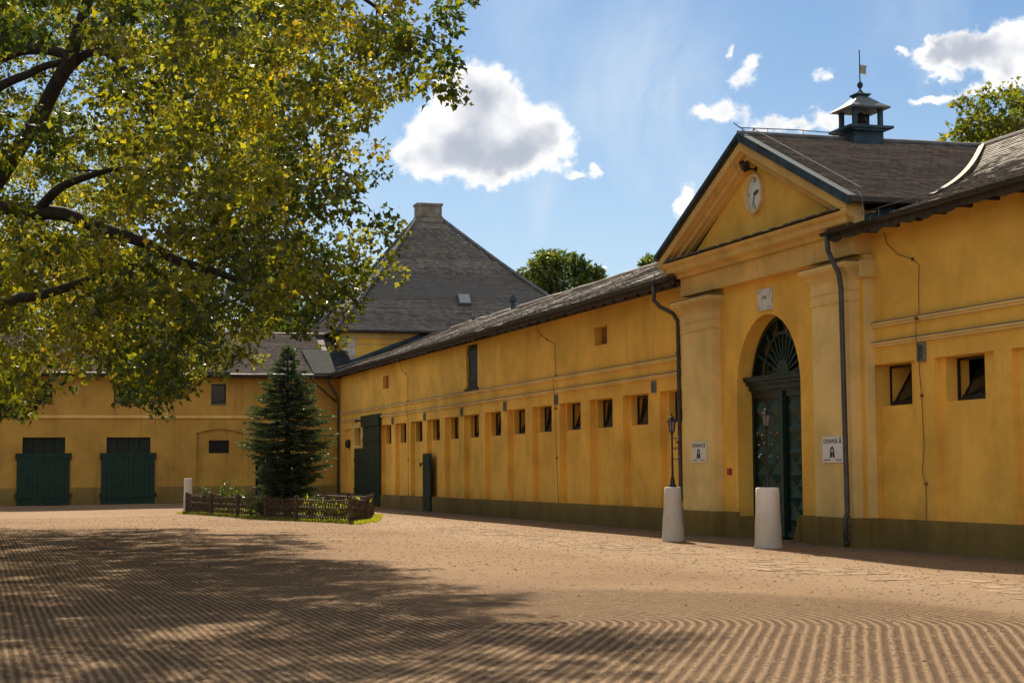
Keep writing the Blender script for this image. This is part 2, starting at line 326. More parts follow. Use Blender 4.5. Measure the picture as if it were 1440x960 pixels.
# ------------------------------------------------------------------ ground
def sstep(a, b, x):
    t = np.clip((x - a) / (b - a), 0, 1); return t * t * (3 - 2 * t)
def ground_z(x, y):
    x = np.asarray(x, float); y = np.asarray(y, float)
    z = .14 * sstep(-14, -1.5, y) * sstep(1.0, -3.0, x)
    z = z + .025 * np.sin(x * .55 + .3 * y) * np.sin(y * .31 + 1.2) * sstep(0, -5, x)
    return z
def make_ground():
    xs = np.concatenate(([-600, -200, -90], np.arange(-50, 14.01, .5), [30, 100, 300, 700]))
    ys = np.concatenate(([-500, -200, -110], np.arange(-92, 3.01, .5), [20, 60, 200, 600, 1500]))
    X, Y = np.meshgrid(xs, ys, indexing='ij'); Z = ground_z(X, Y)
    V = np.stack([X, Y, Z], -1).reshape(-1, 3); ny = len(ys)
    i, j = np.meshgrid(np.arange(len(xs) - 1), np.arange(ny - 1), indexing='ij'); a = (i * ny + j).ravel()
    L = np.stack([a, a + ny, a + ny + 1, a + 1], -1).ravel()
    n = len(a); me = mesh_np('ground', V, L, np.arange(n) * 4, np.full(n, 4))
    me.polygons.foreach_set('use_smooth', [True] * n)
    m, nt, b, P = new_mat('harrowed_sand')
    sep = nd(nt, 'ShaderNodeSeparateXYZ'); nt.links.new(P, sep.inputs[0]); X_, Y_ = sep.outputs[0], sep.outputs[1]
    wn = vec_n(nt, 'SCALE', vec_n(nt, 'SUBTRACT', noise_n(nt, P, .35, 3, .5, 0, True), (.5, .5, .5)), None, .06)
    wn2 = vec_n(nt, 'SCALE', vec_n(nt, 'SUBTRACT', noise_n(nt, P, 8, 4, .65, 0, True), (.5, .5, .5)), None, .05)
    Q = vec_n(nt, 'ADD', vec_n(nt, 'ADD', P, wn), wn2)
    sq = nd(nt, 'ShaderNodeSeparateXYZ'); nt.links.new(Q, sq.inputs[0]); QX, QY = sq.outputs[0], sq.outputs[1]
    # harrow tracks: straight passes parallel to the stable, and a U-turn near the viewer
    C, ax = HARROW
    rel = vec_n(nt, 'SUBTRACT', Q, (C[0], C[1], 0)); along = vec_n(nt, 'DOT_PRODUCT', rel, (ax[0], ax[1], 0)); side = vec_n(nt, 'DOT_PRODUCT', rel, (ax[1], -ax[0], 0))
    al = math_n(nt, 'MAXIMUM', along, 0.); dist = math_n(nt, 'SQRT', math_n(nt, 'ADD', math_n(nt, 'MULTIPLY', al, al), math_n(nt, 'MULTIPLY', side, side)))
    per = 2 * pi / .085; per2 = 2 * pi / .115
    wa = math_n(nt, 'SINE', math_n(nt, 'MULTIPLY', QX, per)); wa2 = math_n(nt, 'SINE', math_n(nt, 'MULTIPLY', dist, per2))
    # region of the U-turn
    inB = math_n(nt, 'MULTIPLY', mrange(nt, math_n(nt, 'ADD', side, math_n(nt, 'MULTIPLY', al, .45)), -.5, .3), mrange(nt, dist, 6.2, 5.2))
    # region of the straight passes: left part of the yard
    vx = math_n(nt, 'ADD', X_, math_n(nt, 'MULTIPLY', math_n(nt, 'ADD', Y_, 60.), .10))
    inA = math_n(nt, 'MULTIPLY', mrange(nt, math_n(nt, 'ADD', vx, math_n(nt, 'MULTIPLY', noise_n(nt, P, .22, 3, .6), 5.)), -7.5, -10.0), mrange(nt, Y_, -30., -42.))
    inA = math_n(nt, 'MULTIPLY', inA, math_n(nt, 'SUBTRACT', 1., inB))
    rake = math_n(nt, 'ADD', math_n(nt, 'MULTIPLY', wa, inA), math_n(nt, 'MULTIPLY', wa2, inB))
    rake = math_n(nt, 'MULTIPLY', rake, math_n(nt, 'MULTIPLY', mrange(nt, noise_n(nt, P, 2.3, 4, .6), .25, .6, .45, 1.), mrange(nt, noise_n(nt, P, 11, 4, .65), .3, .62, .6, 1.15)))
    any_ = math_n(nt, 'MAXIMUM', inA, inB)
    clod = noise_n(nt, P, 13, 7, .72); fine = noise_n(nt, P, 60, 5, .7); med = noise_n(nt, vec_n(nt, 'MULTIPLY', P, (1, .5, 1)), 4.5, 5, .65)
    big = noise_n(nt, P, .18, 5, .6)
    c = mixc(nt, mrange(nt, big, .35, .65), (.262, .166, .094), (.335, .220, .130))
    c = mixc(nt, math_n(nt, 'MULTIPLY', mrange(nt, clod, .45, .7), .40), c, (.18, .120, .068))
    c = mixc(nt, math_n(nt, 'MULTIPLY', mrange(nt, fine, .6, .78), .5), c, (.10, .066, .038))
    c = mixc(nt, math_n(nt, 'MULTIPLY', mrange(nt, med, .55, .75), .30), c, (.40, .29, .18))
    # dry, worn pale track along the front of the buildings
    tr = math_n(nt, 'ADD', X_, math_n(nt, 'MULTIPLY', noise_n(nt, P, .5, 4, .6), 2.0))
    track = math_n(nt, 'MULTIPLY', mrange(nt, tr, -6.2, -4.6), mrange(nt, tr, -1.2, -2.8))
    c = mixc(nt, math_n(nt, 'MULTIPLY', track, .38), c, (.44, .33, .225))
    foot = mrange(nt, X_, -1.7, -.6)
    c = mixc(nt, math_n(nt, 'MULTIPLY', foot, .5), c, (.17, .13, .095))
    # darker colour in the furrows deepens the rake relief
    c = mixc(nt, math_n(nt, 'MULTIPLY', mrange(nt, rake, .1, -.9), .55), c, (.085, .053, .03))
    c = mixc(nt, math_n(nt, 'MULTIPLY', mrange(nt, rake, -.2, .7), .6), c, (.50, .345, .215))     # dry crests are paler, lifted to offset the darkening of the bump shading
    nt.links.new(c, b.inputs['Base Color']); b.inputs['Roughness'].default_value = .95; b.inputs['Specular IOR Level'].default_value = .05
    n1 = bump(nt, None, rake, 1.0, .068)
    n2 = bump(nt, None, clod, 1.0, .06, n1)
    n3 = bump(nt, None, med, .6, .05, n2)
    bump(nt, b, fine, .8, .014, n3)
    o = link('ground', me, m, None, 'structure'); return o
def hitz(x, y, z=0.):
    d = RGT * ((x - 720) / F_PX) + UPV * ((480 - y) / F_PX) + FWD
    t = (z - CAMLOC.z) / d.z; return CAMLOC + d * t
_C = hitz(690, 880); _far = (hitz(1210, 700) - hitz(1160, 960)); _far.z = 0; _far.normalize()
HARROW = ((_C.x, _C.y), (_far.x, _far.y))
make_ground()

# ------------------------------------------------------------------ walls with recesses
def wall_face(bm, fr, u0, u1, z0, z1, d, holes):
    """flat face at depth d with rectangular recesses: hole=(u0,u1,z0,z1,depth,sub,closed)"""
    us = sorted({u0, u1, *[h[0] for h in holes], *[h[1] for h in holes]}); zs = sorted({z0, z1, *[h[2] for h in holes], *[h[3] for h in holes]})
    us = [u for u in us if u0 - 1e-6 <= u <= u1 + 1e-6]
    for a, b_ in zip(us[:-1], us[1:]):
        run = None
        for c, e in zip(zs[:-1], zs[1:]):
            um, zm = (a + b_) / 2, (c + e) / 2
            inside = any(h[0] < um < h[1] and h[2] < zm < h[3] for h in holes)
            if not inside: quad(bm, [fr(a, c, d), fr(b_, c, d), fr(b_, e, d), fr(a, e, d)])
    for h in holes:
        a, b_, c, e, dd, sub, closed = h[:7]; fl_ = h[7] if len(h) > 7 else ''
        if fl_ != 'cap': quad(bm, [fr(a, c, d), fr(a, e, d), fr(a, e, dd), fr(a, c, dd)]); quad(bm, [fr(b_, c, d), fr(b_, e, d), fr(b_, e, dd), fr(b_, c, dd)]); quad(bm, [fr(a, c, d), fr(b_, c, d), fr(b_, c, dd), fr(a, c, dd)])
        if fl_ != 'base': quad(bm, [fr(a, e, d), fr(b_, e, d), fr(b_, e, dd), fr(a, e, dd)])
        if closed: wall_face(bm, fr, a, b_, c, e, dd, sub)
FR_R = lambda u, z, d: (d, u, z)          # long stable: wall plane x = 0
FR_L = lambda u, z, d: (u, d, z)          # left wing: wall plane y = 0
EAVE = 6.52

# ------------------------------------------------------------------ roof tiles
def tiles(name, parent, mat, O, U, Wd, S, Ls, clip=None, tw=.2, ex=.18, sag=0., curve=None, thick=.022, jit=1.0):
    """O: eave corner, U: unit along eave, Wd: width, S: unit up the slope, Ls: slope length; overlapping tiles, joined"""
    O, U, S = Vector(O), Vector(U), Vector(S); N = U.cross(S).normalized()
    if N.z < 0: N = -N
    nr = int(Ls / ex); Vs = []; tone = []
    for r in range(nr):
        nc = int(Wd / tw) + 2; off = (tw / 2 if r % 2 else 0)
        rt = random.uniform(-.12, .12)
        for c_ in range(nc):
            u0 = c_ * tw - off; s0 = r * ex
            if clip is not None and not clip(u0 + tw / 2, s0 + ex / 2): continue
            if u0 < -tw or u0 + tw > Wd + tw: continue
            a = max(u0, 0) + .003; b_ = min(u0 + tw, Wd) - .003
            if b_ - a < .03: continue
            lift = thick * (1 + random.uniform(-.2, .6) * jit); s1 = s0 + ex * 1.25; dj = random.uniform(-.008, .008) * jit
            sg = lambda u, s: N * (-(sag * (mnoise.noise(Vector((u * .16 + O.y * .1, s * .33, 3.1))) + .45 * mnoise.noise(Vector((u * .8, s * .5, 8.1))))) + (curve(s / Ls) if curve else 0))
            P = lambda u, s, h: O + U * u + S * (s + dj) + N * h + sg(u, s)
            q = [P(a, s0, lift), P(b_, s0, lift), P(b_, s1, .004), P(a, s1, .004), P(a, s0, lift - thick), P(b_, s0, lift - thick)]
            Vs.append([tuple(v) for v in q]); tone.append(min(1, max(0, .5 + (random.random() - .5) * .55 + rt * 2.2 + (-.5 if random.random() < .02 else 0))))
    n = len(Vs); V = np.array(Vs).reshape(-1, 3) - np.array(wloc(parent))
    base = np.arange(n)[:, None] * 6
    L = np.concatenate([base + np.array([0, 1, 2, 3]), base + np.array([4, 5, 1, 0])], 1).ravel()
    me = mesh_np(name, V, L, np.arange(2 * n) * 4, np.full(2 * n, 4), {'tone': ('FACE', np.repeat(np.array(tone), 2))})
    return link(name, me, mat, parent, 'stuff')
def slab(bm, O, U, Wd, S, Ls, t=.12, drop=.03):
    O, U, S = Vector(O), Vector(U), Vector(S); N = U.cross(S).normalized()
    if N.z < 0: N = -N
    c = [O, O + U * Wd, O + U * Wd + S * Ls, O + S * Ls]
    a = [bm.verts.new(p - N * drop) for p in c]; b_ = [bm.verts.new(p - N * (drop + t)) for p in c]
    bm.faces.new(a); bm.faces.new(b_[::-1])
    for i in range(4): bm.faces.new((a[i], a[(i + 1) % 4], b_[(i + 1) % 4], b_[i]))

# ------------------------------------------------------------------ long stable wing
def hopper_window(parent, y0, y1, z0, z1, x0, tilt, k):
    """dark glazed sash hinged at the sill, tipped inwards"""
    fo = bm_new(); t = .045
    for a in ((y0, y0 + t, z0, z1), (y1 - t, y1, z0, z1), (y0 + t, y1 - t, z0, z0 + t), (y0 + t, y1 - t, z1 - t, z1)):
        box(fo, x0, x0 + .05, *a)
    wn = part('window', fo, FRAMEW, parent)
    s = bm_new(); X = lambda z: x0 + .06 + (z - z0) * tilt
    for a, b_ in ((y0 + .06, y0 + .10), (y1 - .10, y1 - .06), ((y0 + y1) / 2 - .02, (y0 + y1) / 2 + .02)):
        pts = [(X(z0 + .05), a, z0 + .05), (X(z0 + .05), b_, z0 + .05), (X(z1 - .06), b_, z1 - .06), (X(z1 - .06), a, z1 - .06)]
        quad(s, pts); quad(s, [(p[0] - .03, p[1], p[2]) for p in pts]); quad(s, [pts[0], pts[3], (pts[3][0] - .03, *pts[3][1:]), (pts[0][0] - .03, *pts[0][1:])]); quad(s, [pts[1], pts[2], (pts[2][0] - .03, *pts[2][1:]), (pts[1][0] - .03, *pts[1][1:])])
    for zz in (z0 + .05, z1 - .10):
        box(s, X(zz) - .03, X(zz) + .01, y0 + .06, y1 - .06, zz, zz + .045)
    part('sash', s, FRAMEW, wn)
    g = bm_new(); quad(g, [(X(z0 + .06) - .008, y0 + .07, z0 + .06), (X(z0 + .06) - .008, y1 - .07, z0 + .06), (X(z1 - .08) - .008, y1 - .07, z1 - .08), (X(z1 - .08) - .008, y0 + .07, z1 - .08)])
    part('pane', g, GLASS, wn)
    return wn
def gutter(parent, x, y0, y1, z, r=.075, lab=None):
    g = bm_new(); n = 8
    A = []
    seg = max(2, int(abs(y1 - y0) / 2)); 
    for i in range(seg + 1):
        y = y0 + (y1 - y0) * i / seg; dz = random.uniform(-.012, .012)
        A.append([g.verts.new((x + r * cos(pi + pi * k / n), y, z + dz + r * sin(pi + pi * k / n))) for k in range(n + 1)])
    for i in range(seg):
        for k in range(n): g.faces.new((A[i][k], A[i][k + 1], A[i + 1][k + 1], A[i + 1][k]))
    bmesh.ops.solidify(g, geom=g.faces[:], thickness=.006)
    o = part('gutter', g, GUTTER, parent, smooth=False)
    b_ = bm_new(); yy = min(y0, y1) + .4
    while yy < max(y0, y1):
        box(b_, x - r - .012, x + r + .25, yy, yy + .03, z + .0, z + .012); box(b_, x - r - .014, x - r - .004, yy, yy + .03, z - .03, z + .04); yy += .95
    part('gutter_bracket', b_, ZINC, parent, 'stuff')
    return o
def eave_boards(parent, x, y0, y1, z):
    """scalloped, uneven boarding under the eave"""
    b_ = bm_new(); y = y0
    while y < y1:
        wd = random.uniform(.55, 1.1); ye = min(y + wd, y1); n = 6; d0 = random.uniform(.02, .09)
        top = [(y + (ye - y) * i / n, z) for i in range(n + 1)]
        bot = [(y + (ye - y) * i / n, z - .16 - d0 * sin(pi * i / n) - random.uniform(0, .015)) for i in range(n + 1)]
        prism(b_, top + bot[::-1], x, x + .03, 0); y = ye + .004
    part('eave_board', b_, BOARD, parent, 'stuff')
    s = bm_new(); box(s, x + .03, .18, y0, y1, z - .03, z + .01); part('soffit', s, BOARD, parent)
    r = bm_new(); yy = y0 + .3
    while yy < y1: box(r, x + .03, .0, yy, yy + .11, z - .11, z - .03); yy += .9
    part('rafter_end', r, WOODD, parent, 'stuff')
def downpipe(parent, pts, r=.055, n_br=4):
    p = bm_new(); tube(p, pts, r, 10); o = part('downpipe', p, PIPE, parent, smooth=True)
    c = bm_new(); lo, hi = pts[-1], pts[-3] if len(pts) > 3 else pts[0]
    for k in range(n_br):
        t = (k + .5) / n_br; q = Vector(lo).lerp(Vector(hi), t); lathe(c, [(r + .012, -.02), (r + .012, .02)], q, 10)
    part('pipe_clip', c, GUTTER, o, 'stuff'); return o
def conductor(parent, pts, wob=.007):
    q = []
    for a, b_ in zip(pts[:-1], pts[1:]):
        a, b_ = Vector(a), Vector(b_); n = max(1, int((b_ - a).length / .35))
        for i in range(n): q.append(a.lerp(b_, i / n) + Vector((0, random.uniform(-wob, wob), 0)))
    q.append(Vector(pts[-1])); w_ = bm_new(); tube(w_, q, .0075, 5); o = part('lightning_conductor', w_, WIRE, parent)
    h = bm_new()
    for p_ in q[3::4]: box(h, p_.x - .02, .0, p_.y - .025, p_.y + .025, p_.z - .03, p_.z + .03)
    part('wire_holder', h, BRICK, o, 'stuff'); return o
def vents(parent, ys, z0=3.68, z1=4.0):
    for y in ys:
        v = bm_new(); box(v, -.045, 0.0, y - .15, y + .15, z0, z1); o = part('wall_vent', v, VENTM, parent)
        l = bm_new(); zz = z0 + .05
        while zz < z1 - .04: box(l, -.058, -.045, y - .10, y + .10, zz, zz + .012); zz += .035
        part('louvre', l, IRON, o, 'stuff')
def string_courses(parent, y0, y1):
    for z in (4.10, 4.50):
        s = bm_new(); prism(s, [(0, z - .06), (-.05, z - .045), (-.05, z - .01), (-.085, z + .01), (-.085, z + .045), (0, z + .065)], y0, y1, 1)
        part('string_course', s, YEL_L, parent)
        c = bm_new(); prism(c, [(.0, z + .0655), (-.09, z + .0455), (-.09, z + .055), (0, z + .078)], y0, y1, 1); part('ledge_flashing', c, ZINC, parent)
XR, ZR = 5.3, 8.8
Sm = Vector((XR + .6, 0, ZR - 6.52)); Lm = Sm.length; Sm.normalize()

ST = thing('stable_building', 'long ochre stable wing with a row of small square windows left of the gatehouse', 'building', (2, -23, 0))
PER = 2.842; wins = []; holes = []
NP = 13
for k in range(NP):
    y1 = -9.46 - PER * k; y0 = y1 - 2.07
    if k == NP - 1: y0 = max(y0, -46.05)
    wy1 = y1 - .22; wy0 = max(wy1 - 1.3, y0 + .02)
    holes.append((y0, y1, .60, 3.70, .18, [(wy0, wy1, 2.86, 3.69, .62, [], False)], True)); wins.append((wy0, wy1))
holes.append((-2.85, -1.1, .60, 3.72, .12, [], True))
holes.append((-5.35, -3.85, 2.86, 3.72, .45, [], False))
holes.append((-11.0, -9.86, 5.33, 5.90, .22, [], True))
holes.append((-39.5, -38.4, 5.28, 5.82, .45, [], False))
holes.append((-25.6, -24.05, 4.66, 6.30, .16, [], True))
wb = bm_new(); wall_face(wb, FR_R, -46.1, 0, .6, 6.56, 0, holes)
quad(wb, [(0, -46.1, 0), (0, 0, 0), (0, 0, .6), (0, -46.1, .6)]); quad(wb, [(10.6, -46.1, 0), (10.6, 3, 0), (10.6, 3, 6.5), (10.6, -46.1, 6.5)])
part('wall', wb, YEL, ST)
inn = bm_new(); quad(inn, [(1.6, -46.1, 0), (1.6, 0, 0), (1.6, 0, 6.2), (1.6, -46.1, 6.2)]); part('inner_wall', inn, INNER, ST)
for a in ((-17.45, -9.55), (-45.6, -18.95), (-3.6, 0)): pb = bm_new(); box(pb, -.055, -.001, a[0], a[1], -.1, .60); part('plinth', pb, OLIVE, ST)
for i, (a, b_) in enumerate(wins): hopper_window(ST, a, b_, 2.88, 3.68, .36, random.uniform(.12, .7), i)
string_courses(ST, -46.1, -.0)
for y0, y1 in ():
    pass
# green sliding stable door with header box, its lower side leaf, small wicket door and loft hatch
db = bm_new(); box(db, -.16, -.002, -9.62, -5.75, 3.72, 4.24); hd = part('door_header', db, GREEN2, ST)
lb = bm_new(); tube(lb, [(-.05, -5.3, 4.02), (-.2, -5.35, 4.05), (-.32, -5.4, 4.0)], [.04, .05, .09], 8); part('door_lamp', lb, ZINC, ST)
def plank_door(parent, fr, u0, u1, z0, z1, d, n, mat, ledges=(), name='door'):
    bb = bm_new(); P = [fr(u0, z0, d + .03), fr(u1, z1, d + .0)]
    box(bb, P[0][0], P[1][0], P[0][1], P[1][1], P[0][2], P[1][2]); dr = part(name, bb, BLACK, parent)
    wd = (u1 - u0) / n
    for i in range(n):
        p = bm_new(); jj = random.uniform(0, .008); a = fr(u0 + i * wd + .006, z0, d - .035 - jj); c = fr(u0 + (i + 1) * wd - .006, z1 - random.uniform(0, .02), d - .001)
        box(p, a[0], c[0], a[1], c[1], a[2], c[2]); part('plank', p, mat, dr)
    for z in ledges:
        p = bm_new(); a = fr(u0 + .02, z - .07, d - .075); c = fr(u1 - .02, z + .07, d - .046); box(p, a[0], c[0], a[1], c[1], a[2], c[2]); part('ledge', p, mat, dr)
    return dr
plank_door(ST, FR_R, -9.5, -5.9, .06, 3.72, -.045, 9, GREEN2, (.8, 3.1))
plank_door(ST, FR_R, -5.85, -3.85, .10, 2.72, -.03, 5, GREEN2, (.8, 2.2))
wf = bm_new()
for a in ((-5.55, -5.35, 2.76, 3.85), (-3.85, -3.66, 2.76, 3.85), (-5.35, -3.85, 2.76, 2.86), (-5.35, -3.85, 3.72, 3.85)): box(wf, -.075, -.001, *a)
part('window_surround', wf, YEL_L, ST); hopper_window(ST, -5.33, -3.87, 2.88, 3.70, .2, .4, 3)
lp = bm_new(); lathe(lp, [(.0, -.22), (.14, -.17), (.17, 0), (.14, .17), (0, .22)], (.02, -2.0, 3.0), 12); part('wall_lamp', lp, IRON, ST)
pp = bm_new(); box(pp, .06, .119, -2.7, -2.35, .6, 3.6); box(pp, .05, .119, -1.9, -1.75, .6, 3.6); part('pilaster_strip', pp, YEL, ST)
plank_door(ST, FR_R, -18.85, -17.62, .03, 2.34, -.06, 4, GREEN2, (.55, 1.95), 'wicket_door')
hb = bm_new(); tube(hb, [(-.13, -17.6, 1.92), (-.17, -17.45, 1.95), (-.14, -17.45, 1.8)], .03, 6); part('hasp', hb, IRON, ST)
plank_door(ST, FR_R, -25.58, -24.07, 4.68, 6.34, .13, 6, GREEN, (5.0, 6.0), 'loft_hatch')
sb = bm_new(); box(sb, -.07, .12, -25.75, -23.9, 4.60, 4.66); part('sill', sb, IRON, ST)
hb = bm_new(); box(hb, .16, .215, -10.98, -9.88, 5.35, 5.88); part('hatch_board', hb, BRICK, ST)
hb = bm_new(); box(hb, .15, .2, -39.1, -38.95, 5.3, 5.8); box(hb, .22, .27, -38.9, -38.45, 5.3, 5.8); part('hatch_board', hb, BRICK, ST)
vents(ST, (-11.87, -17.66, -23.42, -29.13, -34.78, -43.2))
conductor(ST, [(-.02, -13.2, 6.4), (-.02, -13.6, 6.0), (-.02, -14.78, 5.66), (-.03, -14.8, 4.6), (-.1, -14.8, 4.5), (-.1, -14.8, 4.1), (-.03, -14.8, 3.95), (-.03, -14.8, .65), (-.07, -14.8, .05)])
conductor(ST, [(-.02, -32.8, 6.4), (-.02, -32.95, 6.1), (-.02, -33.9, 5.8), (-.02, -34.7, 5.6), (-.03, -34.78, 4.6), (-.1, -34.78, 4.5), (-.1, -34.78, 4.1), (-.06, -34.78, 3.95), (-.03, -34.8, 2.), (-.03, -34.95, .65), (-.07, -34.95, .05)])
# roof of the stable
rb = bm_new(); slab(rb, Vector((-.6, -46.15, 6.50)) + Sm * .5, (0, 1, 0), 49.1, Sm, Lm - .5, .10, .24)
So = Vector((-(10.9 - XR), 0, ZR - 6.5)); Lo = So.length; So.normalize(); slab(rb, (10.9, -46.15, 6.5), (0, 1, 0), 49.1, So, Lo, .14, .03)
part('roof', rb, BOARD, ST)
conc = lambda k: lambda t: -k * sin(pi * min(1, max(0, t)))
tiles('roof_tile', ST, TILEL, (-.6, -46.15, 6.52), (0, 1, 0), 49.1, Sm, Lm, None, .2, .18, .085, conc(.10), .024)
cb = bm_new(); tube(cb, [(XR, -46.15 + i * 1.02, ZR + .0 + random.uniform(-.02, .02)) for i in range(49)], .085, 8); part('ridge_cap', cb, TILEL, ST)
gutter(ST, -.67, -46.3, .3, 6.50); eave_boards(ST, -.58, -46.1, .2, 6.50)
ww = bm_new(); tube(ww, [(-.38, -45.8 + i * 1.5, 6.78 + .03 * (i % 2)) for i in range(31)], .012, 5)
for i in range(31): tube(ww, [(-.38, -45.8 + i * 1.5, 6.60), (-.38, -45.8 + i * 1.5, 6.80)], .010, 5)
part('roof_conductor', ww, ZINC, ST)
downpipe(ST, [(-.67, -44.95, 6.45), (-.67, -44.95, 6.0), (-.5, -44.95, 5.84), (-.2, -45.1, 5.66), (-.12, -45.2, 5.46), (-.12, -45.22, 5.2), (-.12, -45.26, .85), (-.2, -45.26, .58)])
downpipe(ST, [(-.75, -.5, 6.4), (-.7, -.5, 6.15), (-.2, -.3, 5.4), (-.14, -.28, 5.1), (-.14, -.28, 0)], .07, 3)
# vents on the ridge
for (x, y, z, h, r) in ((5.3, -12.7, 8.7, .75, .1), (5.3, -6.2, 8.6, .55, .09)):
    vb = bm_new(); lathe(vb, [(r, 0), (r * .9, h * .55), (r * 1.6, h * .58), (r * 1.7, h * .66), (r * 1.1, h * .9), (r * .5, h)], (x, y, z), 12); part('roof_ventilator', vb, BLUEZ if r > .095 else ZINC, ST, smooth=False)

# ------------------------------------------------------------------ right-hand wing
XR2, ZR2 = 5.6, 9.32
RW = thing('stable_building', 'nearer ochre stable wing at the right edge of the photo beside the gatehouse', 'building', (2, -62, 0))
YE = -74.0; holes = [(-57.06, -55.1, .60, 3.70, .12, [(-56.72, -55.36, 2.86, 3.69, .62, [], False)], True),
                     (-59.86, -57.77, .60, 3.70, .12, [(-59.36, -58.0, 2.86, 3.69, .62, [], False)], True)]
for k in range(5):
    y1 = -60.42 - 2.65 * k; holes.append((y1 - 2.08, y1, .60, 3.70, .12, [(y1 - 1.58, y1 - .22, 2.86, 3.69, .62, [], False)], True))
wb = bm_new(); wall_face(wb, FR_R, YE, -55.0, .6, 6.56, 0, holes); quad(wb, [(0, YE, 0), (0, -55, 0), (0, -55, .6), (0, YE, .6)])
quad(wb, [(0, YE, 0), (11.2, YE, 0), (11.2, YE, 6.5), (0, YE, 6.5)]); f = quad(wb, [(11.2, YE, 0), (11.2, -46.2, 0), (11.2, -46.2, 6.5), (11.2, YE, 6.5)])
wb.faces.new([wb.verts.new(p) for p in ((0, YE, 6.5), (11.2, YE, 6.5), (XR2, YE, ZR2))])
part('wall', wb, YEL, RW)
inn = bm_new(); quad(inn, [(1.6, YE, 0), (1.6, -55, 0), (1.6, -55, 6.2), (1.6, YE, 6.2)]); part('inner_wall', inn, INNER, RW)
pb = bm_new(); box(pb, -.055, -.001, YE, -55.45, -.1, .60); part('plinth', pb, OLIVE, RW)
for i, h in enumerate(holes): s = h[5][0]; hopper_window(RW, s[0], s[1], 2.88, 3.68, .36, .62, i)
string_courses(RW, YE, -55.45)
vents(RW, (-57.35,), 3.66, 4.02)
conductor(RW, [(-.02, -55.99, 6.36), (-.02, -56.1, 6.1), (-.02, -56.5, 5.85), (-.02, -57.1, 5.68), (-.02, -57.33, 5.55), (-.03, -57.3, 4.6), (-.1, -57.3, 4.5), (-.1, -57.3, 4.1), (-.06, -57.3, 3.95), (-.03, -57.32, 3.), (-.03, -57.38, 2.04), (-.03, -57.3, 1.5), (-.03, -57.42, 1.3), (-.03, -57.4, .6), (-.07, -57.42, .03)], .012)
S2 = Vector((XR2 + .6, 0, ZR2 - 6.52)); L2 = S2.length; S2.normalize()
rb = bm_new(); slab(rb, Vector((-.6, YE - .3, 6.50)) + S2 * .8, (0, 1, 0), -54.6 - YE + .3, S2, L2 - .8, .10, .33); slab(rb, (1.2, -54.7, 7.2), (0, 1, 0), 8.6, S2, L2 - 2.05, .1, .35)
So = Vector((-(11.8 - XR2), 0, ZR2 - 6.5)); Lo = So.length; So.normalize(); slab(rb, (11.8, YE - .3, 6.5), (0, 1, 0), 28.2, So, Lo, .14, .03)
part('roof', rb, BOARD, RW)
GS = .425; YG = -50.8; ZG = 9.28
def clipR(u, s):    # main roof is cut by the gable roof's valley
    y = (YE - .3) + u; x = -.6 + S2.x * s; z = 6.52 + S2.z * s - .20 * sin(pi * s / L2)
    if y > -54.6 and x < 1.25: return False
    zg = ZG - GS * abs(y - YG)
    return not (x < 6.0 and z < zg + .02)
tiles('roof_tile', RW, TILEL, (-.6, YE - .3, 6.52), (0, 1, 0), -46.2 - YE + .3, S2, L2, clipR, .2, .17, .05, conc(.24), .022)
cb = bm_new(); tube(cb, [(XR2, YE - .3 + i * 1.0, ZR2 + .0) for i in range(29)], .09, 8); part('ridge_cap', cb, TILEL, RW)
gutter(RW, -.67, YE - .3, -54.55, 6.50); eave_boards(RW, -.58, YE, -54.7, 6.50)
eb = bm_new(); box(eb, -.62, .3, -54.66, -54.58, 6.42, 6.62); part('verge_flashing', eb, ZINC, RW)
ww = bm_new(); n_ = int((-54.8 - YE) / 1.5)
tube(ww, [(-.3, -54.8 - i * 1.5, 6.80) for i in range(n_)], .012, 5)
for i in range(n_): tube(ww, [(-.3, -54.8 - i * 1.5, 6.58), (-.3, -54.8 - i * 1.5, 6.82)], .010, 5)
part('roof_conductor', ww, ZINC, RW)
downpipe(RW, [(-.67, -54.75, 6.45), (-.67, -54.8, 6.1), (-.66, -55.0, 5.85), (-.62, -55.15, 5.6), (-.6, -55.2, 5.3), (-.56, -55.2, .72), (-.62, -55.2, .55), (-.6, -55.2, .02)])
# valley lining
vl = bm_new()
vp = []
for i in range(13):
    s = L2 * (.28 + .72 * i / 12); x = -.6 + S2.x * s; z = 6.52 + S2.z * s - .24 * sin(pi * s / L2); y = YG - (ZG - z) / GS
    vp.append(Vector((min(x, XR2), y, z + .05)))
for a, b_ in zip(vp[:-1], vp[1:]): quad(vl, [a + Vector((0, -.12, .03)), b_ + Vector((0, -.12, .03)), b_ + Vector((0, .10, .05)), a + Vector((0, .10, .05))])
part('valley_strip', vl, TILEL, RW)

# ------------------------------------------------------------------ gatehouse
GH = thing('gatehouse', 'ochre gatehouse with pediment, arched green gate and two pale pilasters', 'building', (0, -50.75, 0))
YC = -50.75; AR = 1.7; AZ = 3.45; ya, yb = -55.4, -46.12
